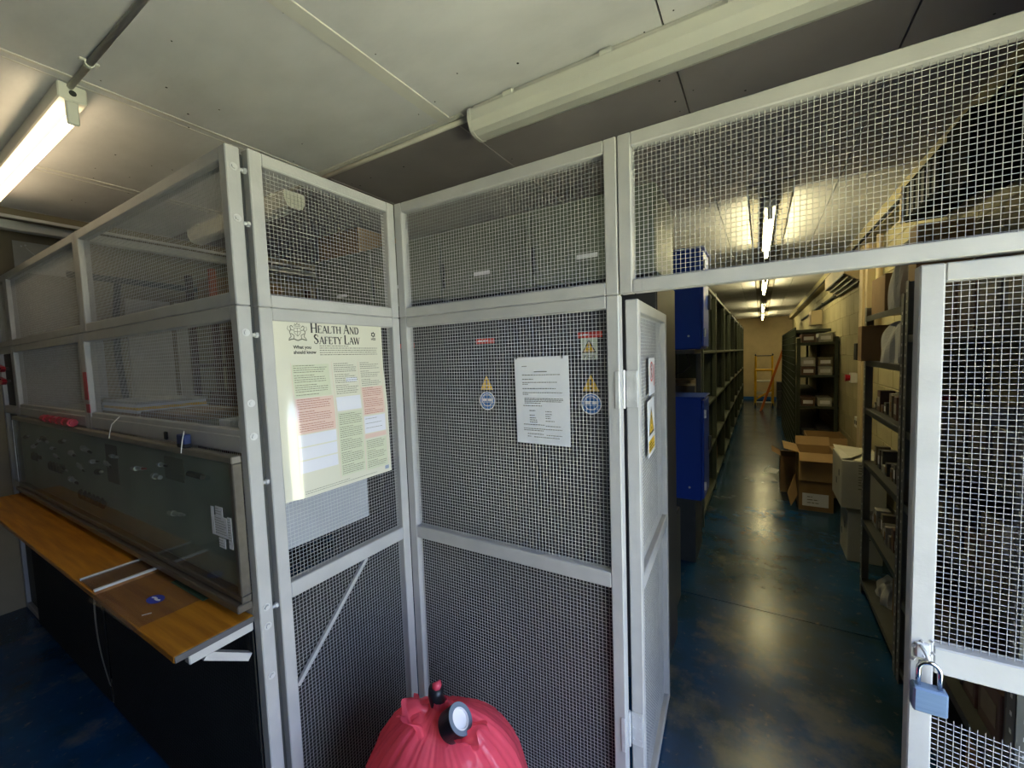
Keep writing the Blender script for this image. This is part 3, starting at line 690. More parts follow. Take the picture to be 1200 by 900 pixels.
# interior pocket behind the cage line
bx(CX0 + .027, CX1 - .027, .6245, .6285, CZ0 + .027, CZ1 - .027).build('back_board', caseback_m, dc)
nt2 = B()
np_ = plane_map((-1.49, CY + .0008, 1.115), (1, 0, 0), (0, 0, 1), (0, -1, 0))
for (a, c, d, e) in ((0, .018, .02, .11), (.022, .098, .02, .085), (.03, .075, .085, .115), (.102, .125, -.008, .09), (.04, .08, -.015, .016)): nt2.cbox(-1.49 + a, -1.49 + c, CY + .0002, CY + .0015, 1.115 + d, 1.115 + e, c=.0003)
lab = thing('paper_label', 'white cut-out paper labels stuck on the case glass', 'label', (-1.43, CY + .006, 1.1))
nt2.build('paper', paper_m, lab)
tb = B()
for (a, c, v1, v0) in ((.026, .094, .08, .025), (.034, .072, .11, .09), (.104, .122, .085, 0), (.044, .076, .01, -.01)): text_lines(tb, np_, a, c, v1, v0, .008, .0018, .0018, .8, 9)
tb.build('text_lines', inkg_m, lab, kind='stuff')
# components laid out inside the case
def rod_part(label, x, z, l, r, m, tip=None, ang=0.0):
    t = thing('display_component', label, 'component', (x, .62, z), 'components in the display case')
    d = Vector((math.cos(ang), 0, math.sin(ang)))
    p = Vector((x, .617, z))
    B().cyl(p, p + d * l, r, 10).cyl(p + d * l * .25, p + d * l * .45, r * 1.5, 10).build('shank', m, t, smooth=False)
    if tip: B().cyl(p + d * l, p + d * l * 1.3, r * .8, 10, r * .5).build('tip', tip, t)
    return t
ks = [(-3.75, 1.17, .16, .028), (-3.40, 1.15, .24, .028), (-2.90, 1.06, .36, .034)]
for (x, z, l, r), lb in zip(ks, ('short black ribbed connector low in the display case', 'medium black ribbed connector low in the display case', 'longest black ribbed connector at the case bottom')):
    t = thing('connector_block', lb, 'component', (x, .62, z), 'components in the display case')
    n = int(l / .06)
    bx(x, x + l, .616, .624, z - .012, z + .012).build('rail', rubber_m, t)
    for k in range(n): B().cyl((x + .03 + k * .06, .616, z), (x + .03 + k * .06, .606, z), .027, 12, .02).build('knob', rubber_m, t)
t = thing('lens_barrel', 'black cylinder with bright end in the display case corner', 'component', (-1.62, .617, 1.31), 'components in the display case')
B().cyl((-1.66, .6145, 1.305), (-1.56, .6145, 1.305), .0095, 18).build('barrel', rubber_m, t, smooth=False)
B().cyl((-1.56, .6145, 1.305), (-1.53, .6145, 1.305), .0085, 18).build('bright_end', chrome_m, t)
random.seed(5)
ORD = ('one', 'two', 'three', 'four', 'five', 'six', 'seven', 'eight', 'nine', 'ten', 'eleven', 'twelve', 'thirteen', 'fourteen', 'fifteen', 'sixteen', 'seventeen', 'eighteen', 'nineteen', 'twenty')
spots = [(-3.9, 1.27), (-3.75, 1.22), (-3.6, 1.27), (-3.5, 1.3), (-3.35, 1.25), (-3.3, 1.22), (-3.15, 1.30), (-3.0, 1.26), (-2.9, 1.21), (-3.2, 1.17), (-2.8, 1.30), (-2.7, 1.24), (-2.62, 1.20), (-3.05, 1.12), (-2.5, 1.26)]
for i, (x, z) in enumerate(spots):
    rod_part(('small silver pin' if i % 3 else 'small black pin') + ' on the case backing, number %s counting from its far end' % ORD[i], x, z, random.uniform(.05, .1), random.uniform(.005, .009), steel_m if i % 3 else rubber_m, rubber_m if i % 3 else steel_m, random.uniform(-.3, .3))
rod_part('short silver probe pinned beside the dark card', -2.42, 1.295, .08, .006, steel_m)
rod_part('silver and red probe pinned in the case middle', -2.18, 1.265, .11, .007, steel_m, redp_m, .1)
rod_part('silver stub pinned right of the red probe', -1.98, 1.26, .07, .008, steel_m)
rod_part('white probe low on the right of the case', -1.86, 1.135, .10, .007, plast_m, steel_m, .1)
rod_part('black headed probe near the case corner', -1.92, 1.31, .06, .006, steel_m, rubber_m)
bx(-2.50, -2.36, .6225, .6243, 1.17, 1.34).build('dark_card', lock_m, label='dark card fixed to the display case backing', cat='card')
bx(-1.88, -1.72, .6225, .6243, 1.26, 1.345).build('grey_card', gg_m, label='grey printed card in the upper corner of the case', cat='card')

# ---------------------------------------------------------------- bench shelf and what lies on it
bn = thing('bench', 'orange wood bench shelf on white brackets below the display case', 'bench', (-2.7, .53, 0))
bx(-4.09, -1.335, .425, YA - .046 + .044, .876, .896, c=.002).build('worktop', wood_m, bn)
bx(-1.3345, -1.331, .426, YA - .003, .877, .8955, c=.001).build('edging', edge_m, bn, label='grey plastic edging')
for x in (-1.37, -2.66, -3.95):
    b_ = bx(x, x + .03, .46, YA - .001, .846, .875).build('bracket_arm', frame_m, bn)
    B().bar((x + .015, .50, .846), (x + .015, YA - .016, .768), .024, .022, (1, 0, 0)).build('bracket_strut', frame_m, b_)
gs = thing('glass_strip', 'glass strip with white edges lying across the bench', 'strip', (-2.05, .55, .896))
bx(-2.13, -1.99, .432, .602, .897, .902, c=.001).build('pane', film_m, gs)
for x in (-2.142, -1.99): bx(x, x + .012, .430, .604, .8965, .905, c=.001).build('white_edge', plast_m, gs)
pw = thing('plastic_wallet', 'clear plastic wallet with blue oval sticker on the bench', 'wallet', (-1.72, .53, .896))
def wal(u, v, n=0): 
    x = -1.95 + u * .37; y = .405 + v * .205 + u * .012
    z = .8985 + .004 * math.sin(u * 5) * math.sin(v * 3 + 1) ** 2 + n
    if y < .425: z -= (.425 - y) * .5
    return Vector((x, y, max(z, .8975 + n) if y > .424 else z))
B().grid(lambda u, v: wal(u, v), 18, 12).build('film', film_m, pw, smooth=True)
ov = B(); ov.poly([wal(.62 + .09 * math.cos(a), .50 + .11 * math.sin(a), .0012) for a in [2 * PI * i / 24 for i in range(24)]])
ov.build('oval_sticker', mat('sticker_blue', (0.03, 0.06, 0.48), .4), pw)
stv = B(); stroke(stv, lambda u, v, n: wal(u, v, n), [(.56, .49), (.60, .52), (.64, .49), (.68, .52)], .035, .0018); stv.build('sticker_mark', paper_m, pw)
stv = B(); stroke(stv, lambda u, v, n: wal(u, v, n), [(.82, .2), (.85, .3)], .02, .0018); stv.build('edge_mark', paper_m, pw)
bx(-1.80, -1.56, .585, .612, .9, .903, c=.001).build('green_strip', mat('dull_green_card', (0.05, 0.10, 0.06), .5), label='dull green card strip at the back of the bench', cat='card')

# objects along the ledge between mesh and case
for k, x in enumerate((-3.32, -3.20, -3.10, -2.99, -2.89)):
    t = thing('plastic_reel', 'red plastic reel lying on the case top, %s from the end wall' % ('first', 'second', 'third', 'fourth', 'fifth')[k], 'reel', (x, .608, CZ1), 'red reels on the case top')
    z = CZ1 + .022
    B().cyl((x - .035, .606, z), (x + .035, .606, z), .0205, 8).build('grip', redp_m, t)
    B().cyl((x + .035, .606, z), (x + .047, .606, z), .013, 10).build('collar', redp_m, t)
for k, (z, lb) in enumerate(((1.70, 'upper red clip hung on the end cage stile'), (1.62, 'lower red clip hung on the end cage stile'))):
    t = thing('red_clip', lb, 'clip', (-4.20, YA - .02, z), 'red clips on the end stile')
    B().cyl((-4.20, YA - .001, z), (-4.20, YA - .03, z), .010, 8).build('pivot', dark_m, t)
    B().prism([(-4.31, YA - .03, z), (-4.24, YA - .03, z + .028), (-4.12, YA - .03, z + .012), (-4.09, YA - .03, z - .004), (-4.13, YA - .03, z - .022), (-4.24, YA - .03, z - .02)], (0, -.02, 0)).build('jaw', redp_m, t)
for (z0, z1, x, lb) in ((1.53, 1.66, -2.72, 'red tag hanging on the middle stile of left cage'), (1.47, 1.51, -2.715, 'small red label low on the middle stile')):
    bx(x, x + .045, YA - .004, YA - .001, z0, z1, c=.0006).build('red_tag', redp_m, label=lb, cat='tag')
LY0 = .675
cat_cols = [paper_m, cardd_m, paper_m, yel_m, paper_m, pack[2], paper_m]
bx(-4.05, -1.36, .672, 1.0, 1.430, 1.446).build('inner_shelf', gg_m, label='grey shelf behind the left mesh above the case', cat='shelf')
z = 1.447
for k in range(6):
    w = random.uniform(.38, .44); x = -2.74 + random.uniform(-.01, .02)
    B().cbox(x, x + w, .69, .69 + .27, z, z + .012, c=.001).build('catalogue', cat_cols[k], label=('lowest', 'second lowest', 'third', 'fourth', 'second highest', 'topmost')[k] + ' thin catalogue in the stack behind the left mesh', cat='catalogue', group='stacked catalogues'); z += .0125
for (x0, x1, z0, lb, m) in ((-2.28, -1.95, 1.447, 'pile of loose brown paper behind the left mesh', cardd_m), (-1.60, -1.38, 1.447, 'pale paper pad beside the blue box', paper_m)):
    bx(x0, x1, .69, .95, z0, z0 + .035).build('paper_pile', m, label=lb, cat='paper')
t = thing('battery_box', 'small blue and black battery box on the case top', 'box', (-1.665, .606, CZ1))
bx(-1.695, -1.640, .600, .622, CZ1, CZ1 + .045).build('body', mat('faded_blue', (0.03, 0.05, 0.16), .5), t); bx(-1.6955, -1.6395, .5995, .6225, CZ1, CZ1 + .016).build('lower_band', rubber_m, t)
B().tube([(-1.63, .60, CZ1 + .06), (-1.628, .592, CZ1 + .03), (-1.632, .588, CZ1 - .005), (-1.634, .588, CZ1 - .012)], .0014, 6).build('cable', plast_m, t)
B().tube([(-2.30, .628, 1.47), (-2.302, .60, 1.44), (-2.30, .590, 1.398), (-2.30, .588, 1.385)], .0014, 6).build('white_cable', plast_m, label='short white cable hanging over the case edge', cat='cable')
bx(-1.86, -1.84, .621, .629, 1.405, 1.435).build('black_switch', rubber_m, label='little black switch on the board under the mesh', cat='switch')
# bent pale strip on the under-bench stile
B().grid(lambda u, v: (-2.745 + u * .03 + .03 * math.sin(v * PI), YA - .014 - .035 * math.sin(v * PI), .12 + v * .72), 2, 14).build('bent_strip', frame_m, label='pale strip bowed off the cage post under the bench', cat='strip')

# ---------------------------------------------------------------- inside the left cage
bx(-1.345, -1.350, .74, 1.088, 1.045, 1.52).build('grey_board', greyboard_m, label='pale grey board behind the mesh below the poster', cat='board')
def rack_bay(label, x0, x1, y0, y1, top, levels, m, ax='y', name='storage_rack', group=None, post=.045, back=False, ends=False):
    t = thing(name, label, 'rack', ((x0 + x1) / 2, (y0 + y1) / 2, 0), group)
    for (x, y) in ((x0, y0), (x1 - post, y0), (x0, y1 - post), (x1 - post, y1 - post)):
        bx(x, x + post, y, y + post, 0, top).build('post', m, t)
    for z in levels: bx(x0 + .002, x1 - .002, y0 + .002, y1 - .002, z - .03, z).build('shelf', m, t)
    if back: bx(x0, x0 + .006, y0 + post, y1 - post, .05, top - .01).build('back_panel', m, t)
    if ends: bx(x0 + post, x1 - post, y1 - .008, y1 - .002, .05, top - .01).build('end_panel', m, t)
    return t
rk = rack_bay('dark rack with an orange post at the end of left cage', -4.48, -4.0, 1.75, 2.95, 2.5, (.4, 1.0, 1.7, 2.2), brown_m)
bx(-4.047, -3.998, 1.748, 1.797, 2.05, 2.5).build('orange_sleeve', oxide_m, rk, label='orange painted post top')
bx(-4.42, -4.06, 1.82, 2.4, 2.2005, 2.45).build('carton', cardd_m, label='brown carton on top of the orange-posted rack', cat='carton')
bx(-4.42, -4.06, 1.85, 2.7, 1.0005, 1.45).build('carton', brown_m, label='dark brown carton on the middle shelf of the orange-posted rack', cat='carton')
B().grid(lambda u, v: (-3.97 + .02 * math.sin(u * 14) * v, 1.80 + u * .5, 1.35 + .65 * (1 - v)), 24, 4).build('hanging_sheet', brown_m, label='brown cloth hanging from the orange-posted rack', cat='cloth')
B().tube([(XL + .03, 1.0, 2.40), (XL + .03, 1.9, 2.38), (XL + .03, 3.0, 2.40)], .025, 8).build('wall_pipe', dark_m, label='dark pipe along the end wall of left cage', cat='pipe', smooth=True)
B().tube([(XL + .04, 1.28, 2.36), (XL + .05, 1.25, 2.1), (XL + .04, 1.24, 1.8), (XL + .06, 1.27, 1.30)], .022, 8).build('hanging_hose', rubber_m, label='black hose hanging down the end wall of left cage', cat='hose', smooth=True)
bx(XL, XL + .05, 1.02, 1.16, 1.45, 1.95).build('wall_box', greyboard_m, label='pale grey box on the end wall beside the hose', cat='box')
for (y0, y1, lb) in ((1.32, 1.62, 'upright grey panel on the end wall by the hose'), (1.66, 1.74, 'narrow grey panel on the end wall by the orange-posted rack')):
    bx(XL, XL + .03, y0, y1, .9, 2.25).build('wall_panel', plate_m, label=lb, cat='panel')

# charcoal lockers with hazard stickers behind the alcove mesh
YK = 2.0
def sticker(door, nm, m, Mp, fn): 
    b = B(); fn(b, Mp); b.build(nm, m, door)
edges = [-.412, -1.065, -1.690, -2.315, -2.94]
for unit in range(2):
    x1, x0 = edges[unit * 2], edges[unit * 2 + 2]
    t = thing('locker_cabinet', ('charcoal two-door cabinet behind the alcove notice', 'charcoal two-door cabinet seen past the poster edge')[unit], 'cabinet', ((x0 + x1) / 2, YK + .25, 0), 'charcoal cabinets')
    bx(x0 + .001, x1 - .001, YK + .018, YK + .48, 0, 2.0).build('body', lock_m, t)
    for k in range(2):
        a, b_ = edges[unit * 2 + k + 1] + .005, edges[unit * 2 + k] - .005
        d = bx(a, b_, YK, YK + .017, .06, 1.99, c=.004).build('door', lock_m, t)
        hxp = a + .05 if k == 0 else b_ - .05
        B().cyl((hxp, YK, 1.20), (hxp, YK - .02, 1.20), .012, 12).cyl((hxp, YK, 1.205), (hxp, YK - .006, 1.205), .02, 12).build('knob', zinc_m, d)
        cx = (a + b_) / 2 + .0
        big = (unit == 0 and k == 0)
        Mp = plane_map((cx, YK - .0008, 0), (1, 0, 0), (0, 0, 1), (0, -1, 0))
        sticker(d, 'red_label', red_m, Mp, lambda b, Mp: add_rect(b, Mp, -.065, .065, 1.745, 1.775, 0))
        wl = B(); text_lines(wl, Mp, -.05, .05, 1.764, 1.752, .02, .006, .0004, .95, 9); wl.build('label_lettering', paper_m, d)
        if big:
            sticker(d, 'hazard_card', pgreen_m, Mp, lambda b, Mp: add_rect(b, Mp, -.048, .040, 1.635, 1.745, 0))
            sticker(d, 'warning_triangle', ink_m, Mp, lambda b, Mp: shape(b, Mp, [(-.043, 1.670), (.033, 1.670), (-.005, 1.738)], .0003))
            sticker(d, 'yellow_triangle', yel_m, Mp, lambda b, Mp: shape(b, Mp, [(-.034, 1.675), (.024, 1.675), (-.005, 1.727)], .0006))
            sticker(d, 'warning_mark', ink_m, Mp, lambda b, Mp: (stroke(b, Mp, [(-.005, 1.716), (-.005, 1.694)], .007, .0009), disc(b, Mp, -.005, 1.684, .004, .0009, 8)))
            text('P.C.B', .026, Mp, -.004, 1.642, .0006, ink_m, d, align='CENTER', bold=.0006)
        sticker(d, 'warning_triangle', yel_m, Mp, lambda b, Mp: shape(b, Mp, [(-.045, 1.475), (.045, 1.475), (0, 1.56)], 0))
        sticker(d, 'flame_mark', ink_m, Mp, lambda b, Mp: (stroke(b, Mp, [(0, 1.535), (0, 1.505)], .010, .0004), disc(b, Mp, 0, 1.49, .007, .0004, 8)))
        sticker(d, 'blue_disc', blu_m, Mp, lambda b, Mp: disc(b, Mp, 0, 1.41, .052, 0, 24))
        sticker(d, 'goggles_mark', paper_m, Mp, lambda b, Mp: (disc(b, Mp, 0, 1.41, .055, .0003, 24, .050), add_rect(b, Mp, -.032, -.004, 1.408, 1.424, .0004), add_rect(b, Mp, .004, .032, 1.408, 1.424, .0004), disc(b, Mp, 0, 1.415, .038, .0003, 20, .034)))
    # cupboard standing on top
    u = thing('top_cupboard', ('grey-green cupboard on top of the cabinet behind the alcove', 'grey-green cupboard on top of the cabinet past the poster')[unit], 'cupboard', ((x0 + x1) / 2, YK + .25, 2.001), 'grey-green top cupboards')
    bx(x0 + .004, x1 - .004, YK + .018, YK + .46, 2.035, 2.44).build('body', gg_m, u)
    bx(x0 + .03, x1 - .03, YK + .04, YK + .44, 2.001, 2.034).build('plinth', black_m, u)
    for k in range(2):
        a, b_ = edges[unit * 2 + k + 1] + .006, edges[unit * 2 + k] - .006
        d = bx(a, b_, YK, YK + .017, 2.04, 2.435, c=.004).build('door', gg_m, u)
        bx((a + b_) / 2 - .06, (a + b_) / 2 + .05, YK - .001, YK - .0001, 2.14, 2.162, c=.0002).build('white_label', paper_m, d)
        bx(a + .012, a + .03, YK - .012, YK - .0005, 2.10, 2.24).build('handle', dark_m, d)
bx(-2.9, -2.45, 2.02, 2.40, 2.441, 2.62).build('carton', cardd_m, label='brown carton on the cupboard near the unlit light', cat='carton')

# ---------------------------------------------------------------- red rubbish bag and tape roll in the alcove
BX, BY = -.805, .885
bag = thing('rubbish_bag', 'full red plastic rubbish bag tied at the neck in the alcove', 'bag', (BX, BY, 0))
prof = [(0, .17), (.02, .22), (.10, .255), (.22, .268), (.33, .266), (.41, .245), (.47, .215), (.52, .175), (.56, .13), (.59, .085), (.605, .045), (.625, .024), (.64, .020)]
def bagf(u, v):
    k = v * (len(prof) - 1); i = min(int(k), len(prof) - 2); f = k - i
    f = f * f * (3 - 2 * f) * .35 + f * .65
    z = prof[i][0] * (1 - f) + prof[i + 1][0] * f; r = prof[i][1] * (1 - f) + prof[i + 1][1] * f
    a = 2 * PI * u; pl = min(1, max(0, (z - .25) / .33))
    fold = (.030 * math.sin(7 * a + 2.2 * math.sin(2 * a + 1) + 3 * z) + .022 * math.sin(13 * a + 3 * math.sin(3 * a) - 4 * z) + .022 * abs(math.sin(19 * a + 2.5 * math.sin(2 * a) + 6 * z)) + .012 * math.sin(43 * a + 9 * math.sin(a) + 5 * z)) * pl
    lump = .035 * math.sin(3 * a + 9 * z) + .025 * math.sin(5 * a - 14 * z + 1)
    r *= 1 + fold + lump * (1 - .3 * pl)
    z += .018 * math.sin(2 * a + .6) * pl * (1 if z < .6 else 0)
    return (BX + r * math.cos(a) - .02 * pl, BY + r * math.sin(a) * .95, z)
B().grid(bagf, 160, 60).build('film', bag_m, bag, smooth=True)
for (ax_, ay_, az_, s_) in ((-.05, -.045, .575, 1), (.075, -.02, .575, -1)):
    B().grid(lambda u, v, ax_=ax_, ay_=ay_, az_=az_, s_=s_: (BX + ax_ + s_ * (.02 - .09 * v) * 1 + .012 * math.sin(u * 11) , BY + ay_ + (u - .5) * .09 + .01 * math.sin(v * 9), az_ + .045 * math.sin(v * PI * .6) + .012 * math.sin(u * 8 + v * 4)), 14, 8).build('ear_fold', bag_m, bag, smooth=True)
nk = B().tube([(BX - .02, BY, .60), (BX - .028, BY, .625), (BX - .038, BY + .002, .645), (BX - .036, BY + .004, .668)], .023, 12)
nk.build('neck_tape', tape_m, bag, smooth=True, label='black tape wound round the neck')
B().tube([(BX - .036, BY + .004, .667), (BX - .032, BY + .004, .676), (BX - .037, BY + .006, .684)], .014, 7).build('neck_tip', bag_m, bag, smooth=True)
tr = thing('tape_roll', 'roll of dark adhesive tape resting on the red bag', 'tape', (-.735, .80, .60))
vw = (Vector(EYE) - Vector((-.742, .87, .634))).normalized(); sd = (rt * .80 + up * .60); sd = (sd - vw * sd.dot(vw)).normalized(); ax_ = vw * math.cos(.74) + sd * math.sin(.74)
c1 = Vector((-.728, .862, .640)); c0 = c1 - ax_ * .05
def ring(b, ca, cb, ro, ri, n=40):
    d = (cb - ca).normalized(); a = d.orthogonal().normalized(); e = d.cross(a); k = len(b.v)
    for (P, R) in ((ca, ro), (cb, ro), (cb, ri), (ca, ri)):
        for i in range(n): b.v.append(tuple(P + (a * math.cos(2 * PI * i / n) + e * math.sin(2 * PI * i / n)) * R))
    for q in range(4):
        for i in range(n): b.f.append((k + q * n + i, k + q * n + (i + 1) % n, k + ((q + 1) % 4) * n + (i + 1) % n, k + ((q + 1) % 4) * n + i))
    return b
ring(B(), c0, c1, .042, .0285).build('tape', tape_m, tr)
ring(B(), c1, c1 + ax_ * .0008, .0415, .0285).build('tape_edge', tapeface_m, tr)
ring(B(), c0, c1 + ax_ * .0005, .0283, .0255).build('core', paper_m, tr)
B().cyl(c1 - ax_ * .006, c1 - ax_ * .004, .0253, 32).build('core_disc', paper_m, tr, label='pale core')

# ---------------------------------------------------------------- aisle, left side: blue cabinets and long racks
def blue_cabinet(label, z0, z1):
    t = thing('blue_cabinet', label, 'cabinet', (-.52, 3.58, z0), 'blue steel cabinets')
    bx(-.70, -.385, 3.40, 3.76, z0, z1, c=.008).build('body', blue_m, t)
    d = bx(-.384, -.366, 3.405, 3.755, z0 + .015, z1 - .015, c=.006).build('door', blue_m, t)
    for z in (z0 + .12, z1 - .12): B().cyl((-.36, 3.415, z - .03), (-.36, 3.415, z + .03), .009, 10).build('hinge', zinc_m, d)
    bx(-.366, -.345, 3.70, 3.73, (z0 + z1) / 2 - .06, (z0 + z1) / 2 + .06, c=.004).build('handle', dark_m, d)
    B().cyl((-.47, 3.40, z0 + .1), (-.47, 3.396, z0 + .1), .008, 10).build('screw', zinc_m, t)
    bx(-.705, -.36, 3.39, 3.765, z1, z1 + .012, c=.004).build('lid', blue_m, t)
    return t
blue_cabinet('lower blue steel cabinet beside the open door leaf', .505, 1.30)
blue_cabinet('upper blue steel cabinet under the ceiling by the aisle', 1.675, 2.42)
t = thing('cabinet_stand', 'dark stand carrying the two blue cabinets by the aisle', 'stand', (-.55, 3.6, 0))
bx(-.68, -.43, 3.42, 3.76, 0, .5).build('pedestal', dark_m, t)
for (x, y) in ((-.72, 3.80), (-.47, 3.80)): bx(x, x + .04, y, y + .04, 0, 2.36).build('upright', dark_m, t)
bx(-.74, -.43, 3.40, 3.84, 1.64, 1.672).build('bracket_shelf', dark_m, t)
bx(-.78, -.725, 3.40, 3.84, 0, 2.36).build('back_plate', lock_m, t)
B().tube([(-.50, 3.5, 1.64), (-.47, 3.48, 1.55), (-.52, 3.46, 1.50), (-.60, 3.5, 1.48), (-.66, 3.5, 1.52)], .006, 6).build('loose_cable', rubber_m, label='loose black cable between the blue cabinets', cat='cable')
bx(-.455, -.405, 3.86, 4.1, 1.68, 2.40).build('side_panel', gg_m, label='grey-green panel beside the upper blue cabinet', cat='panel')
bx(-.60, -.46, 2.62, 2.90, 0, .62).build('steel_box', angle_m, label='grey steel box on the floor behind the open leaf', cat='box')
random.seed(11)
y = 4.15; i = 0
names = ('first', 'second', 'third', 'fourth', 'fifth', 'sixth', 'seventh', 'eighth')
while y < 13.6:
    tt = rack_bay('dark steel rack along the left of the aisle, %s from the blue cabinets' % names[i], -.92, -.45, y, y + 1.3, 2.33, (.12, .62, 1.12, 1.66, 2.30), green_m, group='racks along the left of the aisle', back=True, ends=True)
    for z in (.12, .62, 1.12, 1.66):
        yy = y + .08
        for k in range(3):
            w = random.uniform(.2, .36); h = random.uniform(.15, .34)
            if random.random() < .8: bx(-.85, -.52 - random.uniform(0, .06), yy, yy + w, z + .0005, z + h).build('stock_carton', random.choice((cardd_m, pack[1], pack[4], dark_m)), label='%s stock carton on the %s shelf of the %s rack left of the aisle' % (('near', 'middle', 'far')[k], {.12: 'lowest', .62: 'second', 1.12: 'third', 1.66: 'upper'}[z], names[i]), cat='carton', group='cartons on the left racks')
            yy += w + .03
    y += 1.31; i += 1

# ---------------------------------------------------------------- aisle, right side
def slotted_unit(label, y0, y1, levels, top):
    t = thing('slotted_shelving', label, 'shelving', (.72, (y0 + y1) / 2, 0), 'slotted angle shelving')
    x0, x1 = .582, .838
    for (xa, sx) in ((x0, 1), (x1, -1)):
        for (ya, sy) in ((y0, 1), (y1, -1)):
            b = B().cbox(min(xa, xa + sx * .045), max(xa, xa + sx * .045), min(ya, ya + sy * .003), max(ya, ya + sy * .003), 0, top, c=.0006)
            b.cbox(min(xa, xa + sx * .003), max(xa, xa + sx * .003), min(ya, ya + sy * .045), max(ya, ya + sy * .045), 0, top, c=.0006)
            o = b.build('upright', upright_m, t)
            hl = B()
            n = int(top / .05)
            for k in range(1, n):
                z = k * .05
                hl.box(xa + sx * .016, xa + sx * .026, ya - sy * .0006, ya - sy * .0001, z, z + .012)
                hl.box(xa - sx * .0006, xa - sx * .0001, ya + sy * .016, ya + sy * .026, z, z + .012)
            hl.build('slots', slot_m, o, kind='stuff')
    for z in levels:
        b = B().cbox(x0 + .004, x1 - .004, y0 + .004, y1 - .004, z - .004, z, c=.0008)
        b.cbox(x0 + .004, x0 + .006, y0 + .004, y1 - .004, z - .034, z - .004, c=.0005).cbox(x0 + .004, x1 - .004, y0 + .004, y0 + .006, z - .034, z - .004, c=.0005)
        b.build('shelf', angle_m, t)
    return t
lev = (.09, .50, .90, 1.25, 1.56, 1.845)
slotted_unit('slotted steel shelving by the aisle, nearer far end of the doorway', 2.66, 3.52, lev, 1.90)
slotted_unit('slotted steel shelving seen through the right mesh leaf', 1.56, 2.64, (.09, .42, .90, 1.25, 1.70), 1.95)
random.seed(21)
GRP = 'small parts on the slotted shelves'
def small_pack(x, y, z, w, d, h, m, lb='small parts pack crowded on the slotted steel shelves'):
    t = thing('parts_pack', lb, 'pack', (x, y, z), GRP)
    bx(x - d / 2, x + d / 2, y - w / 2, y + w / 2, z, z + h, c=.002).build('carton', m, t)
    bx(x - d / 2 - .001, x - d / 2 - .0001, y - w * .35, y + w * .35, z + h * .25, z + h * .7, c=.0002).build('end_label', random.choice((paper_m, pack[2], pack[0], cardd_m)) if 'dark' not in lb else pack[4], t)
for z in (.50, .90, 1.25):
    for row in range(2):
        y = 2.74; q = 0
        while y < 3.44:
            if z == 1.25 and 2.68 < y < 2.87: y = 2.87
            w = random.uniform(.035, .07); h = random.uniform(.04, .13)
            small_pack(.665 + row * .10 + random.uniform(-.01, .01), y + w / 2, z + .0005, w, .07, h, random.choice(pack), 'small parts pack, %s in the %s row of the %s slotted shelf' % (ORD[q], ('front', 'rear')[row], {.5: 'second lowest', .9: 'middle', 1.25: 'upper'}[z])); y += w + .008; q += 1
for z, n in ((.42, 5), (.90, 7), (1.25, 7), (1.70, 5)):
    y = 1.65; q = 0
    while y < 2.40:
        w = random.uniform(.08, .2); h = random.uniform(.08, .26)
        small_pack(.72, y + w / 2, z + .0005, w, .19, h, random.choice((pack[1], pack[5], pack[3], pack[4], pack[1])), 'dark pack, %s along the %s shelf behind the right mesh leaf' % (ORD[q], {.42: 'low', .9: 'middle', 1.25: 'upper', 1.7: 'top'}[z])); y += w + .02; q += 1
bx(.63, .80, 2.76, 2.86, 1.2505, 1.40).build('red_box', redp_m, label='bright red box among packs on the upper slotted shelf', cat='box')
# cardboard and poly bags on the two top shelves
bx(.60, .78, 3.12, 3.44, 1.8455, 2.06, c=.002).build('carton', cardd_m, label='brown carton with ragged edge on the top slotted shelf', cat='carton')
bx(.63, .82, 2.70, 2.82, 1.8455, 2.22, c=.002).build('carton', card_m, label='tall cardboard piece at the near end of the top slotted shelf', cat='carton')
bx(.54, .75, 3.36, 3.47, 1.5605, 1.78, c=.002).build('carton', cardd_m, label='small brown carton at the far end under the top slotted shelf', cat='carton')
def crumple(label, x0, x1, y0, y1, z0, z1, seed):
    rr = random.Random(seed); ph = [rr.uniform(0, 6) for _ in range(8)]
    def f(u, v):
        a = 2 * PI * u; th = v * PI * .5
        k = 1 + .12 * math.sin(5 * a + ph[0] + 3 * v) + .10 * math.sin(9 * a + ph[1] - 5 * v) + .06 * math.sin(14 * a + ph[2])
        ct = max(.0, math.cos(th)) ** .5
        return ((x0 + x1) / 2 + (x1 - x0) / 2 * ct * math.cos(a) * k, (y0 + y1) / 2 + (y1 - y0) / 2 * ct * math.sin(a) * k, z0 + (z1 - z0) * math.sin(th) * (1 + .08 * math.sin(7 * a + ph[3])))
    B().grid(f, 40, 14).build('poly_bag', polyb_m, label=label, cat='bag')
crumple('crumpled clear poly bag standing on the top slotted shelf', .60, .76, 2.86, 3.08, 1.846, 2.14, 1)
crumple('crumpled clear poly bag on the shelf under the top one', .59, .74, 2.72, 3.30, 1.561, 1.77, 2)
bx(.66, .80, 2.9, 3.1, .0905, .34, c=.002).build('carton', cardd_m, label='upright brown carton on the lowest slotted shelf', cat='carton')
crumple('grey crumpled bag on the lowest slotted shelf', .62, .80, 2.68, 2.88, .0905, .30, 3)
crumple('clear crumpled bag at the far end of the lowest shelf', .63, .80, 3.12, 3.44, .0905, .20, 4)
bx(.60, .80, 1.75, 1.90, .0905, .34, c=.002).build('carton', card_m, label='pale carton seen through the gap under the leaf rail', cat='carton')

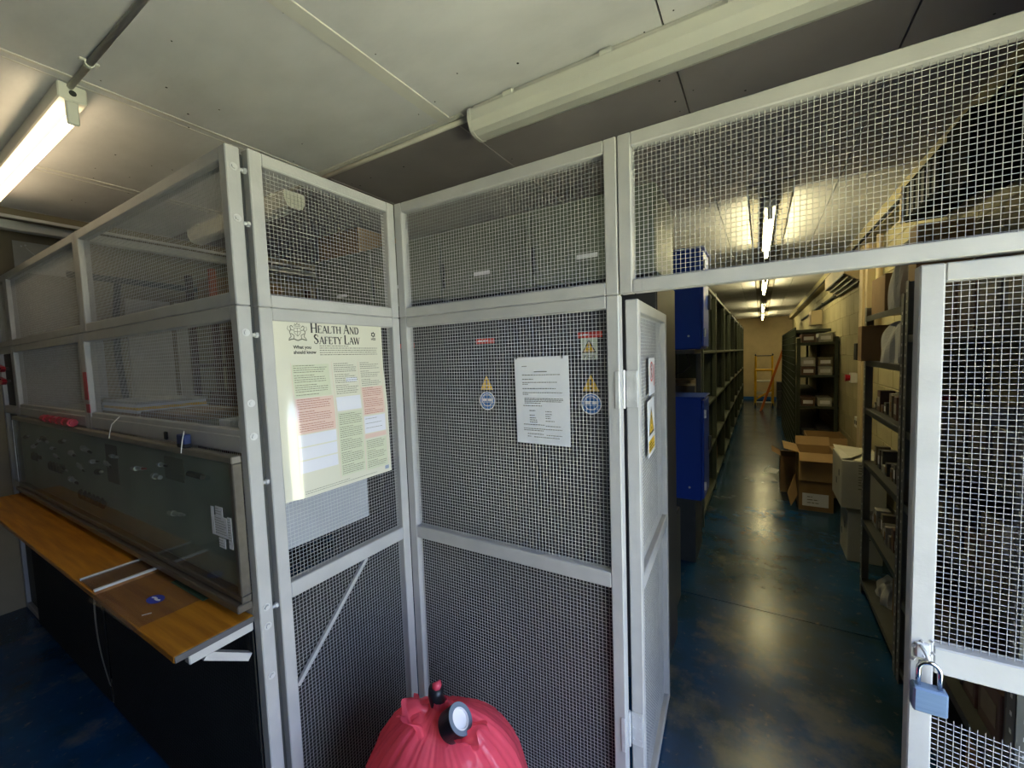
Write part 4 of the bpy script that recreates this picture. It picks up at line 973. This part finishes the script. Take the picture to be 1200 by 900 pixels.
# cartons on the aisle floor
def open_carton(label, x0, x1, y0, y1, z0, z1, m, flaps, rz=0.0):
    t = thing('open_carton', label, 'carton', ((x0 + x1) / 2, (y0 + y1) / 2, z0))
    tk = .005
    bx(x0, x1, y0, y0 + tk, z0, z1, c=.001).build('side', m, t); bx(x0, x1, y1 - tk, y1, z0, z1, c=.001).build('side', m, t)
    bx(x0, x0 + tk, y0 + tk, y1 - tk, z0, z1, c=.001).build('side', m, t); bx(x1 - tk, x1, y0 + tk, y1 - tk, z0, z1, c=.001).build('side', m, t)
    bx(x0 + tk, x1 - tk, y0 + tk, y1 - tk, z0, z0 + tk, c=.001).build('bottom', m, t)
    for (side, ang, l) in flaps:
        a = math.radians(ang); dz, dh = l * math.sin(a), l * math.cos(a)
        if side == 'w': q = [(x0, y0, z1), (x0, y1, z1), (x0 - dh, y1, z1 + dz), (x0 - dh, y0, z1 + dz)]
        if side == 'e': q = [(x1, y0, z1), (x1, y1, z1), (x1 + dh, y1, z1 + dz), (x1 + dh, y0, z1 + dz)]
        if side == 's': q = [(x0, y0, z1), (x1, y0, z1), (x1, y0 - dh, z1 + dz), (x0, y0 - dh, z1 + dz)]
        if side == 'n': q = [(x0, y1, z1), (x1, y1, z1), (x1, y1 + dh, z1 + dz), (x0, y1 + dh, z1 + dz)]
        n_ = (Vector(q[1]) - Vector(q[0])).cross(Vector(q[2]) - Vector(q[0])).normalized() * .004
        B().prism(q, n_).build('flap', m, t)
    return t
t = open_carton('lower brown carton with white label on the aisle floor', .34, .625, 5.06, 5.45, 0, .31, cardd_m, ())
bx(.37, .585, 5.056, 5.0599, .05, .18, c=.0003).build('white_label', paper_m, t)
Mp = plane_map((.37, 5.0555, .05), (1, 0, 0), (0, 0, 1), (0, -1, 0)); b = B(); text_lines(b, Mp, .04, .18, .10, .02, .03, .008, .0004, .6, 9); b.build('label_lettering', inkg_m, t, kind='stuff')
open_carton('upper open cardboard box with spread flaps on the aisle stack', .335, .635, 5.04, 5.46, .312, .60, card_m, (('w', 12, .13), ('e', 2, .14), ('s', -28, .13), ('n', 40, .12)))
open_carton('dark carton lying behind the aisle stack on the left', .20, .40, 5.62, 5.95, 0, .42, cardd_m, (('w', 30, .1), ('s', 50, .1)))
open_carton('cardboard box behind the aisle stack against the racks', .45, .80, 5.60, 6.05, 0, .66, card_m, (('s', -75, .12),))
B().prism([(.24, 5.05, .16), (.31, 5.20, .33), (.33, 5.10, .14), (.27, 5.02, .04)], (.004, -.004, .001)).build('loose_flap', card_m, label='loose cardboard flap leaning on the aisle stack', cat='cardboard')
def white_carton(label, x0, x1, y0, y1, z0, z1, tilt=0):
    t = thing('white_carton', label, 'carton', ((x0 + x1) / 2, (y0 + y1) / 2, z0), 'white cartons')
    bx(x0, x1, y0, y1, z0, z1, c=.004).build('body', whitebox_m, t)
    B().prism([(x0 - .002, y0 + .02, z1 + .001), (x0 + .06, y0 + .01, z1 + .02), (x1, y1 - .02, z1 + .006), (x0, y1, z1 + .03)], (0, 0, .003)).build('torn_flap', whitebox_m, t)
    Mp = plane_map((x0, y0 - .0006, z0), (1, 0, 0), (0, 0, 1), (0, -1, 0)); b = B()
    text_lines(b, Mp, .10, .16, .34, .14, .02, .008, 0, .5, 4); b.build('carton_lettering', inkg_m, t, kind='stuff')
    for k, z in enumerate((z0 + .22, z0 + .13)): bx(x0 - .001, x0 + .001, y0 + .1 + k * .12, y0 + .14 + k * .12, z, z + .05, c=.0003).build('hand_hole', dark_m, t)
white_carton('lower white carton beyond the slotted shelving', .578, .79, 3.98, 4.30, 0, .385)
white_carton('upper white carton with torn top beyond the slotted shelving', .535, .80, 3.96, 4.42, .42, .79)
B().prism([(.03, 6.45, .0008), (.19, 6.40, .0008), (.22, 6.62, .003), (.10, 6.75, .0008)], (0, 0, .0012)).build('paper_scrap', paper_m, label='scrap of white paper on the aisle floor', cat='paper')

# dark green rack with parts boxes, its long side covered with mesh
gr = thing('green_rack', 'dark green steel rack of parts boxes against the block wall', 'rack', (.62, 8.4, 0))
for (x, y) in ((.40, 6.5), (.79, 6.5), (.40, 8.4), (.79, 8.4), (.40, 10.3), (.79, 10.3)):
    bx(x, x + .04, y, y + .04, 0, 1.78).build('post', green_m, gr)
for z in (.1, .50, .90, 1.30, 1.72): bx(.402, .838, 6.5, 10.34, z - .03, z).build('shelf', green_m, gr)
bx(.80, .838, 6.54, 6.56, .1, 1.70).build('end_strip', green_m, gr)
b = B()
for k in range(int((10.36 - 6.48) / .05)): b.cyl((.385, 6.48 + k * .05, .05), (.385, 6.48 + k * .05, 1.92), .006, 5)
for k in range(20): b.cyl((.38, 6.48, .1 + k * .095), (.38, 10.36, .1 + k * .095), .005, 5)
b.build('side_mesh', green_m, gr, kind='stuff')
bx(.385, .80, 6.9, 10.3, 1.86, 1.90).build('top_sheet', green_m, gr)
random.seed(33)
for z, lb in ((1.72, 'parts box on top of the green rack'), (1.30, 'parts box on the upper green rack shelf'), (.90, 'parts box on the middle green rack shelf'), (.50, 'dark parts box on the low green rack shelf')):
    for k in range(2):
        x = .455 + k * .175
        for s in range(2 if z in (1.30,) else 1):
            m = (pack[0], pack[3], pack[2], pack[4])[(k + s + int(z * 10)) % 4] if z != .5 else pack[5]
            t = thing('parts_box', ('%s %s' % (('inner', 'outer')[k], ('lower ', 'upper ')[s] if z == 1.30 else '') + lb).replace('  ', ' '), 'box', (x + .07, 6.7, z), lb.replace('parts box', 'parts boxes').replace('dark ', 'dark '))
            bx(x, x + .145, 6.53, 6.85, z + .0005 + s * .115, z + .11 + s * .115).build('carton', m, t)
            bx(x + .02, x + .125, 6.528, 6.5299, z + .03 + s * .115, z + .075 + s * .115, c=.0003).build('end_label', paper_m if z != .5 else pack[0], t)

# far end: yellow step platform, orange ladder, dark crate stack
st = thing('step_platform', 'yellow wheeled step platform at the far end of the aisle', 'steps', (.08, 14.0, 0))
YS, YL = 13.9, 14.55
for x in (-.13, .30):
    B().cyl((x, YS, 0.02), (x, YS, 1.05), .032, 8).build('front_upright', yellow_m, st)
    B().cyl((x, YL, 0.02), (x, YL, 1.45), .028, 8).build('rear_upright', yellow_m, st)
    B().tube([(x, YL, 1.45), (x, YL - .1, 1.5), (x, YS + .2, 1.48)], .022, 8).build('handrail', dark_m, st)
    B().cyl((x - .02, YS - .02, .05), (x + .02, YS - .02, .05), .05, 14).build('wheel', rubber_m, st)
B().cyl((-.13, YS, 1.05), (.30, YS, 1.05), .032, 8).build('top_bar', yellow_m, st)
B().cyl((-.13, YS, .12), (.30, YS, .12), .02, 8).build('bottom_bar', zinc_m, st)
B().cyl((-.11, YS, .2), (.28, YS, .48), .026, 8).build('diagonal_brace', yellow_m, st)
B().cyl((-.13, YL, 1.45), (.30, YL, 1.45), .016, 8).build('rear_bar', dark_m, st)
for z in (.35, .7): bx(-.12, .29, YS + .02, YL - .05, z, z + .03).build('tread', plate_m, st)
ol = thing('orange_ladder', 'orange ladder leaning against the end of the green rack', 'ladder', (.2, 12.8, 0))
A, Bp = Vector((.0, 12.75, .01)), Vector((.50, 12.9, 1.65)); off = Vector((.03, .36, 0))
for o in (Vector(), off): B().bar(A + o, Bp + o, .11, .04, (0, 1, 0)).build('stile', orange_m, ol)
for k in range(1, 8):
    p = A.lerp(Bp, k / 8); B().cyl(p, p + off, .014, 8).build('rung', orange_m, ol)
for k in range(4):
    bx(.34, .60, 11.9, 12.3, k * .215, k * .215 + .19).build('plastic_crate', lock_m, label=('bottom', 'second', 'third', 'top')[k] + ' dark plastic crate of the stack by the green rack end', cat='crate', group='crates at the far end')
# wall services
vt = thing('wall_vent', 'cream louvred ventilation unit high on the block wall', 'vent', (.77, 6.1, 2.38))
B().prism([(.842, 5.16, 2.26), (.842, 5.16, 2.50), (.69, 5.16, 2.50), (.69, 5.16, 2.37)], (0, 1.4, 0)).build('casing', cream_m, vt)
for k in range(4):
    f0 = k / 4 + .08
    B().bar((.69 + .15 * f0, 5.2, 2.366 - .11 * f0), (.69 + .15 * f0, 6.5, 2.366 - .11 * f0), .03, .012, (1, 0, 0)).build('louvre', black_m, vt)
cp = thing('pipe_casing', 'cream boxed pipe casing running up the block wall', 'pipe casing', (.82, 5.1, 0))
bx(.79, XR - .006, 4.72, 5.05, 0, ZC - .002).build('casing', cream_m, cp); bx(.775, .79, 4.82, 4.95, 0, ZC - .002).build('cover_strip', cream_m, cp)
B().cyl((.815, 4.42, 1.7), (.815, 4.42, ZC), .022, 10).build('riser_pipe', cream_m, label='cream riser pipe beside the boxed casing', cat='pipe', smooth=True)
wp = thing('wall_pipe', 'black pipe running along the block wall below the vent', 'pipe', (.82, 6, 2.31))
B().cyl((.822, 1.4, 2.31), (.822, 2.24, 2.31), .018, 8).cyl((.822, 3.22, 2.31), (.822, 4.36, 2.31), .018, 8).cyl((.822, 6.6, 2.31), (.822, 12.0, 2.31), .018, 8).build('pipe', dark_m, wp, smooth=True)
for y in (2.0, 3.4, 4.2, 6.8, 8.0): bx(.80, XR - .006, y, y + .03, 2.29, 2.335).build('clip', dark_m, wp)
bx(.745, XR, 1.3, 15.6, 2.54, ZC - .001, c=.006).build('trim_3', mortar_m, kind='structure', label='cream boxing along the top of the block wall')
B().cyl((.742, 1.4, 2.555), (.742, 12, 2.555), .012, 8).build('cable', rubber_m, label='black rod painting the shadow line along the bottom of the cream boxing', cat='cable', smooth=True)  # black rod added to draw the shadow under the boxing
bx(.70, XR - .006, 8.3, 8.7, 2.02, 2.25).build('junction_box', cream_m, label='cream junction box on the block wall above the green rack', cat='junction box')
ht = thing('fan_heater', 'dark unit heater on brackets high on the block wall', 'heater', (.75, 2.7, 2.27))
bx(.68, XR - .006, 2.62, 3.16, 2.33, 2.535, c=.008).build('body', heater_m, ht)
bx(.665, XR - .006, 2.26, 2.50, 2.27, 2.535, c=.008).build('fan_box', heater_m, ht)
bx(.70, .80, 2.505, 2.615, 2.40, 2.46).build('bracket', heater_m, ht)
bx(.67, .80, 3.165, 3.20, 2.34, 2.535).build('end_plate', cream_m, ht)
for k in range(6): bx(.677, .68, 2.66 + k * .08, 2.70 + k * .08, 2.35, 2.51, c=.0005).build('grille_bar', rubber_m, ht)
B().tube([(.836, 1.6, 2.50), (.836, 1.9, 2.44), (.836, 2.24, 2.40)], .006, 6).build('pale_cable', plast_m, label='thin pale cable running down to the unit heater', cat='cable')
es = thing('emergency_stop', 'white emergency stop box with dark red button on the block wall', 'switch', (.83, 5.4, 1.30))
bx(.79, XR - .006, 5.40, 5.50, 1.28, 1.38).build('box', plast_m, es); B().cyl((.79, 5.45, 1.33), (.75, 5.45, 1.33), .03, 14, .038).build('button', redp_m, es)
so_ = thing('wall_socket', 'cream double socket low on the block wall beside the shelving', 'socket', (.84, 5.15, .86))
bx(.80, XR - .006, 5.08, 5.24, .86, .96).build('plate', plast_m, so_)
for y in (5.115, 5.18): bx(.797, .7995, y, y + .03, .89, .93, c=.0004).build('outlet', dark_m, so_)
bx(.78, XR - .006, 5.08, 5.20, 1.52, 1.68).build('black_switch_box', rubber_m, label='black switch box on the block wall above the socket', cat='switch')
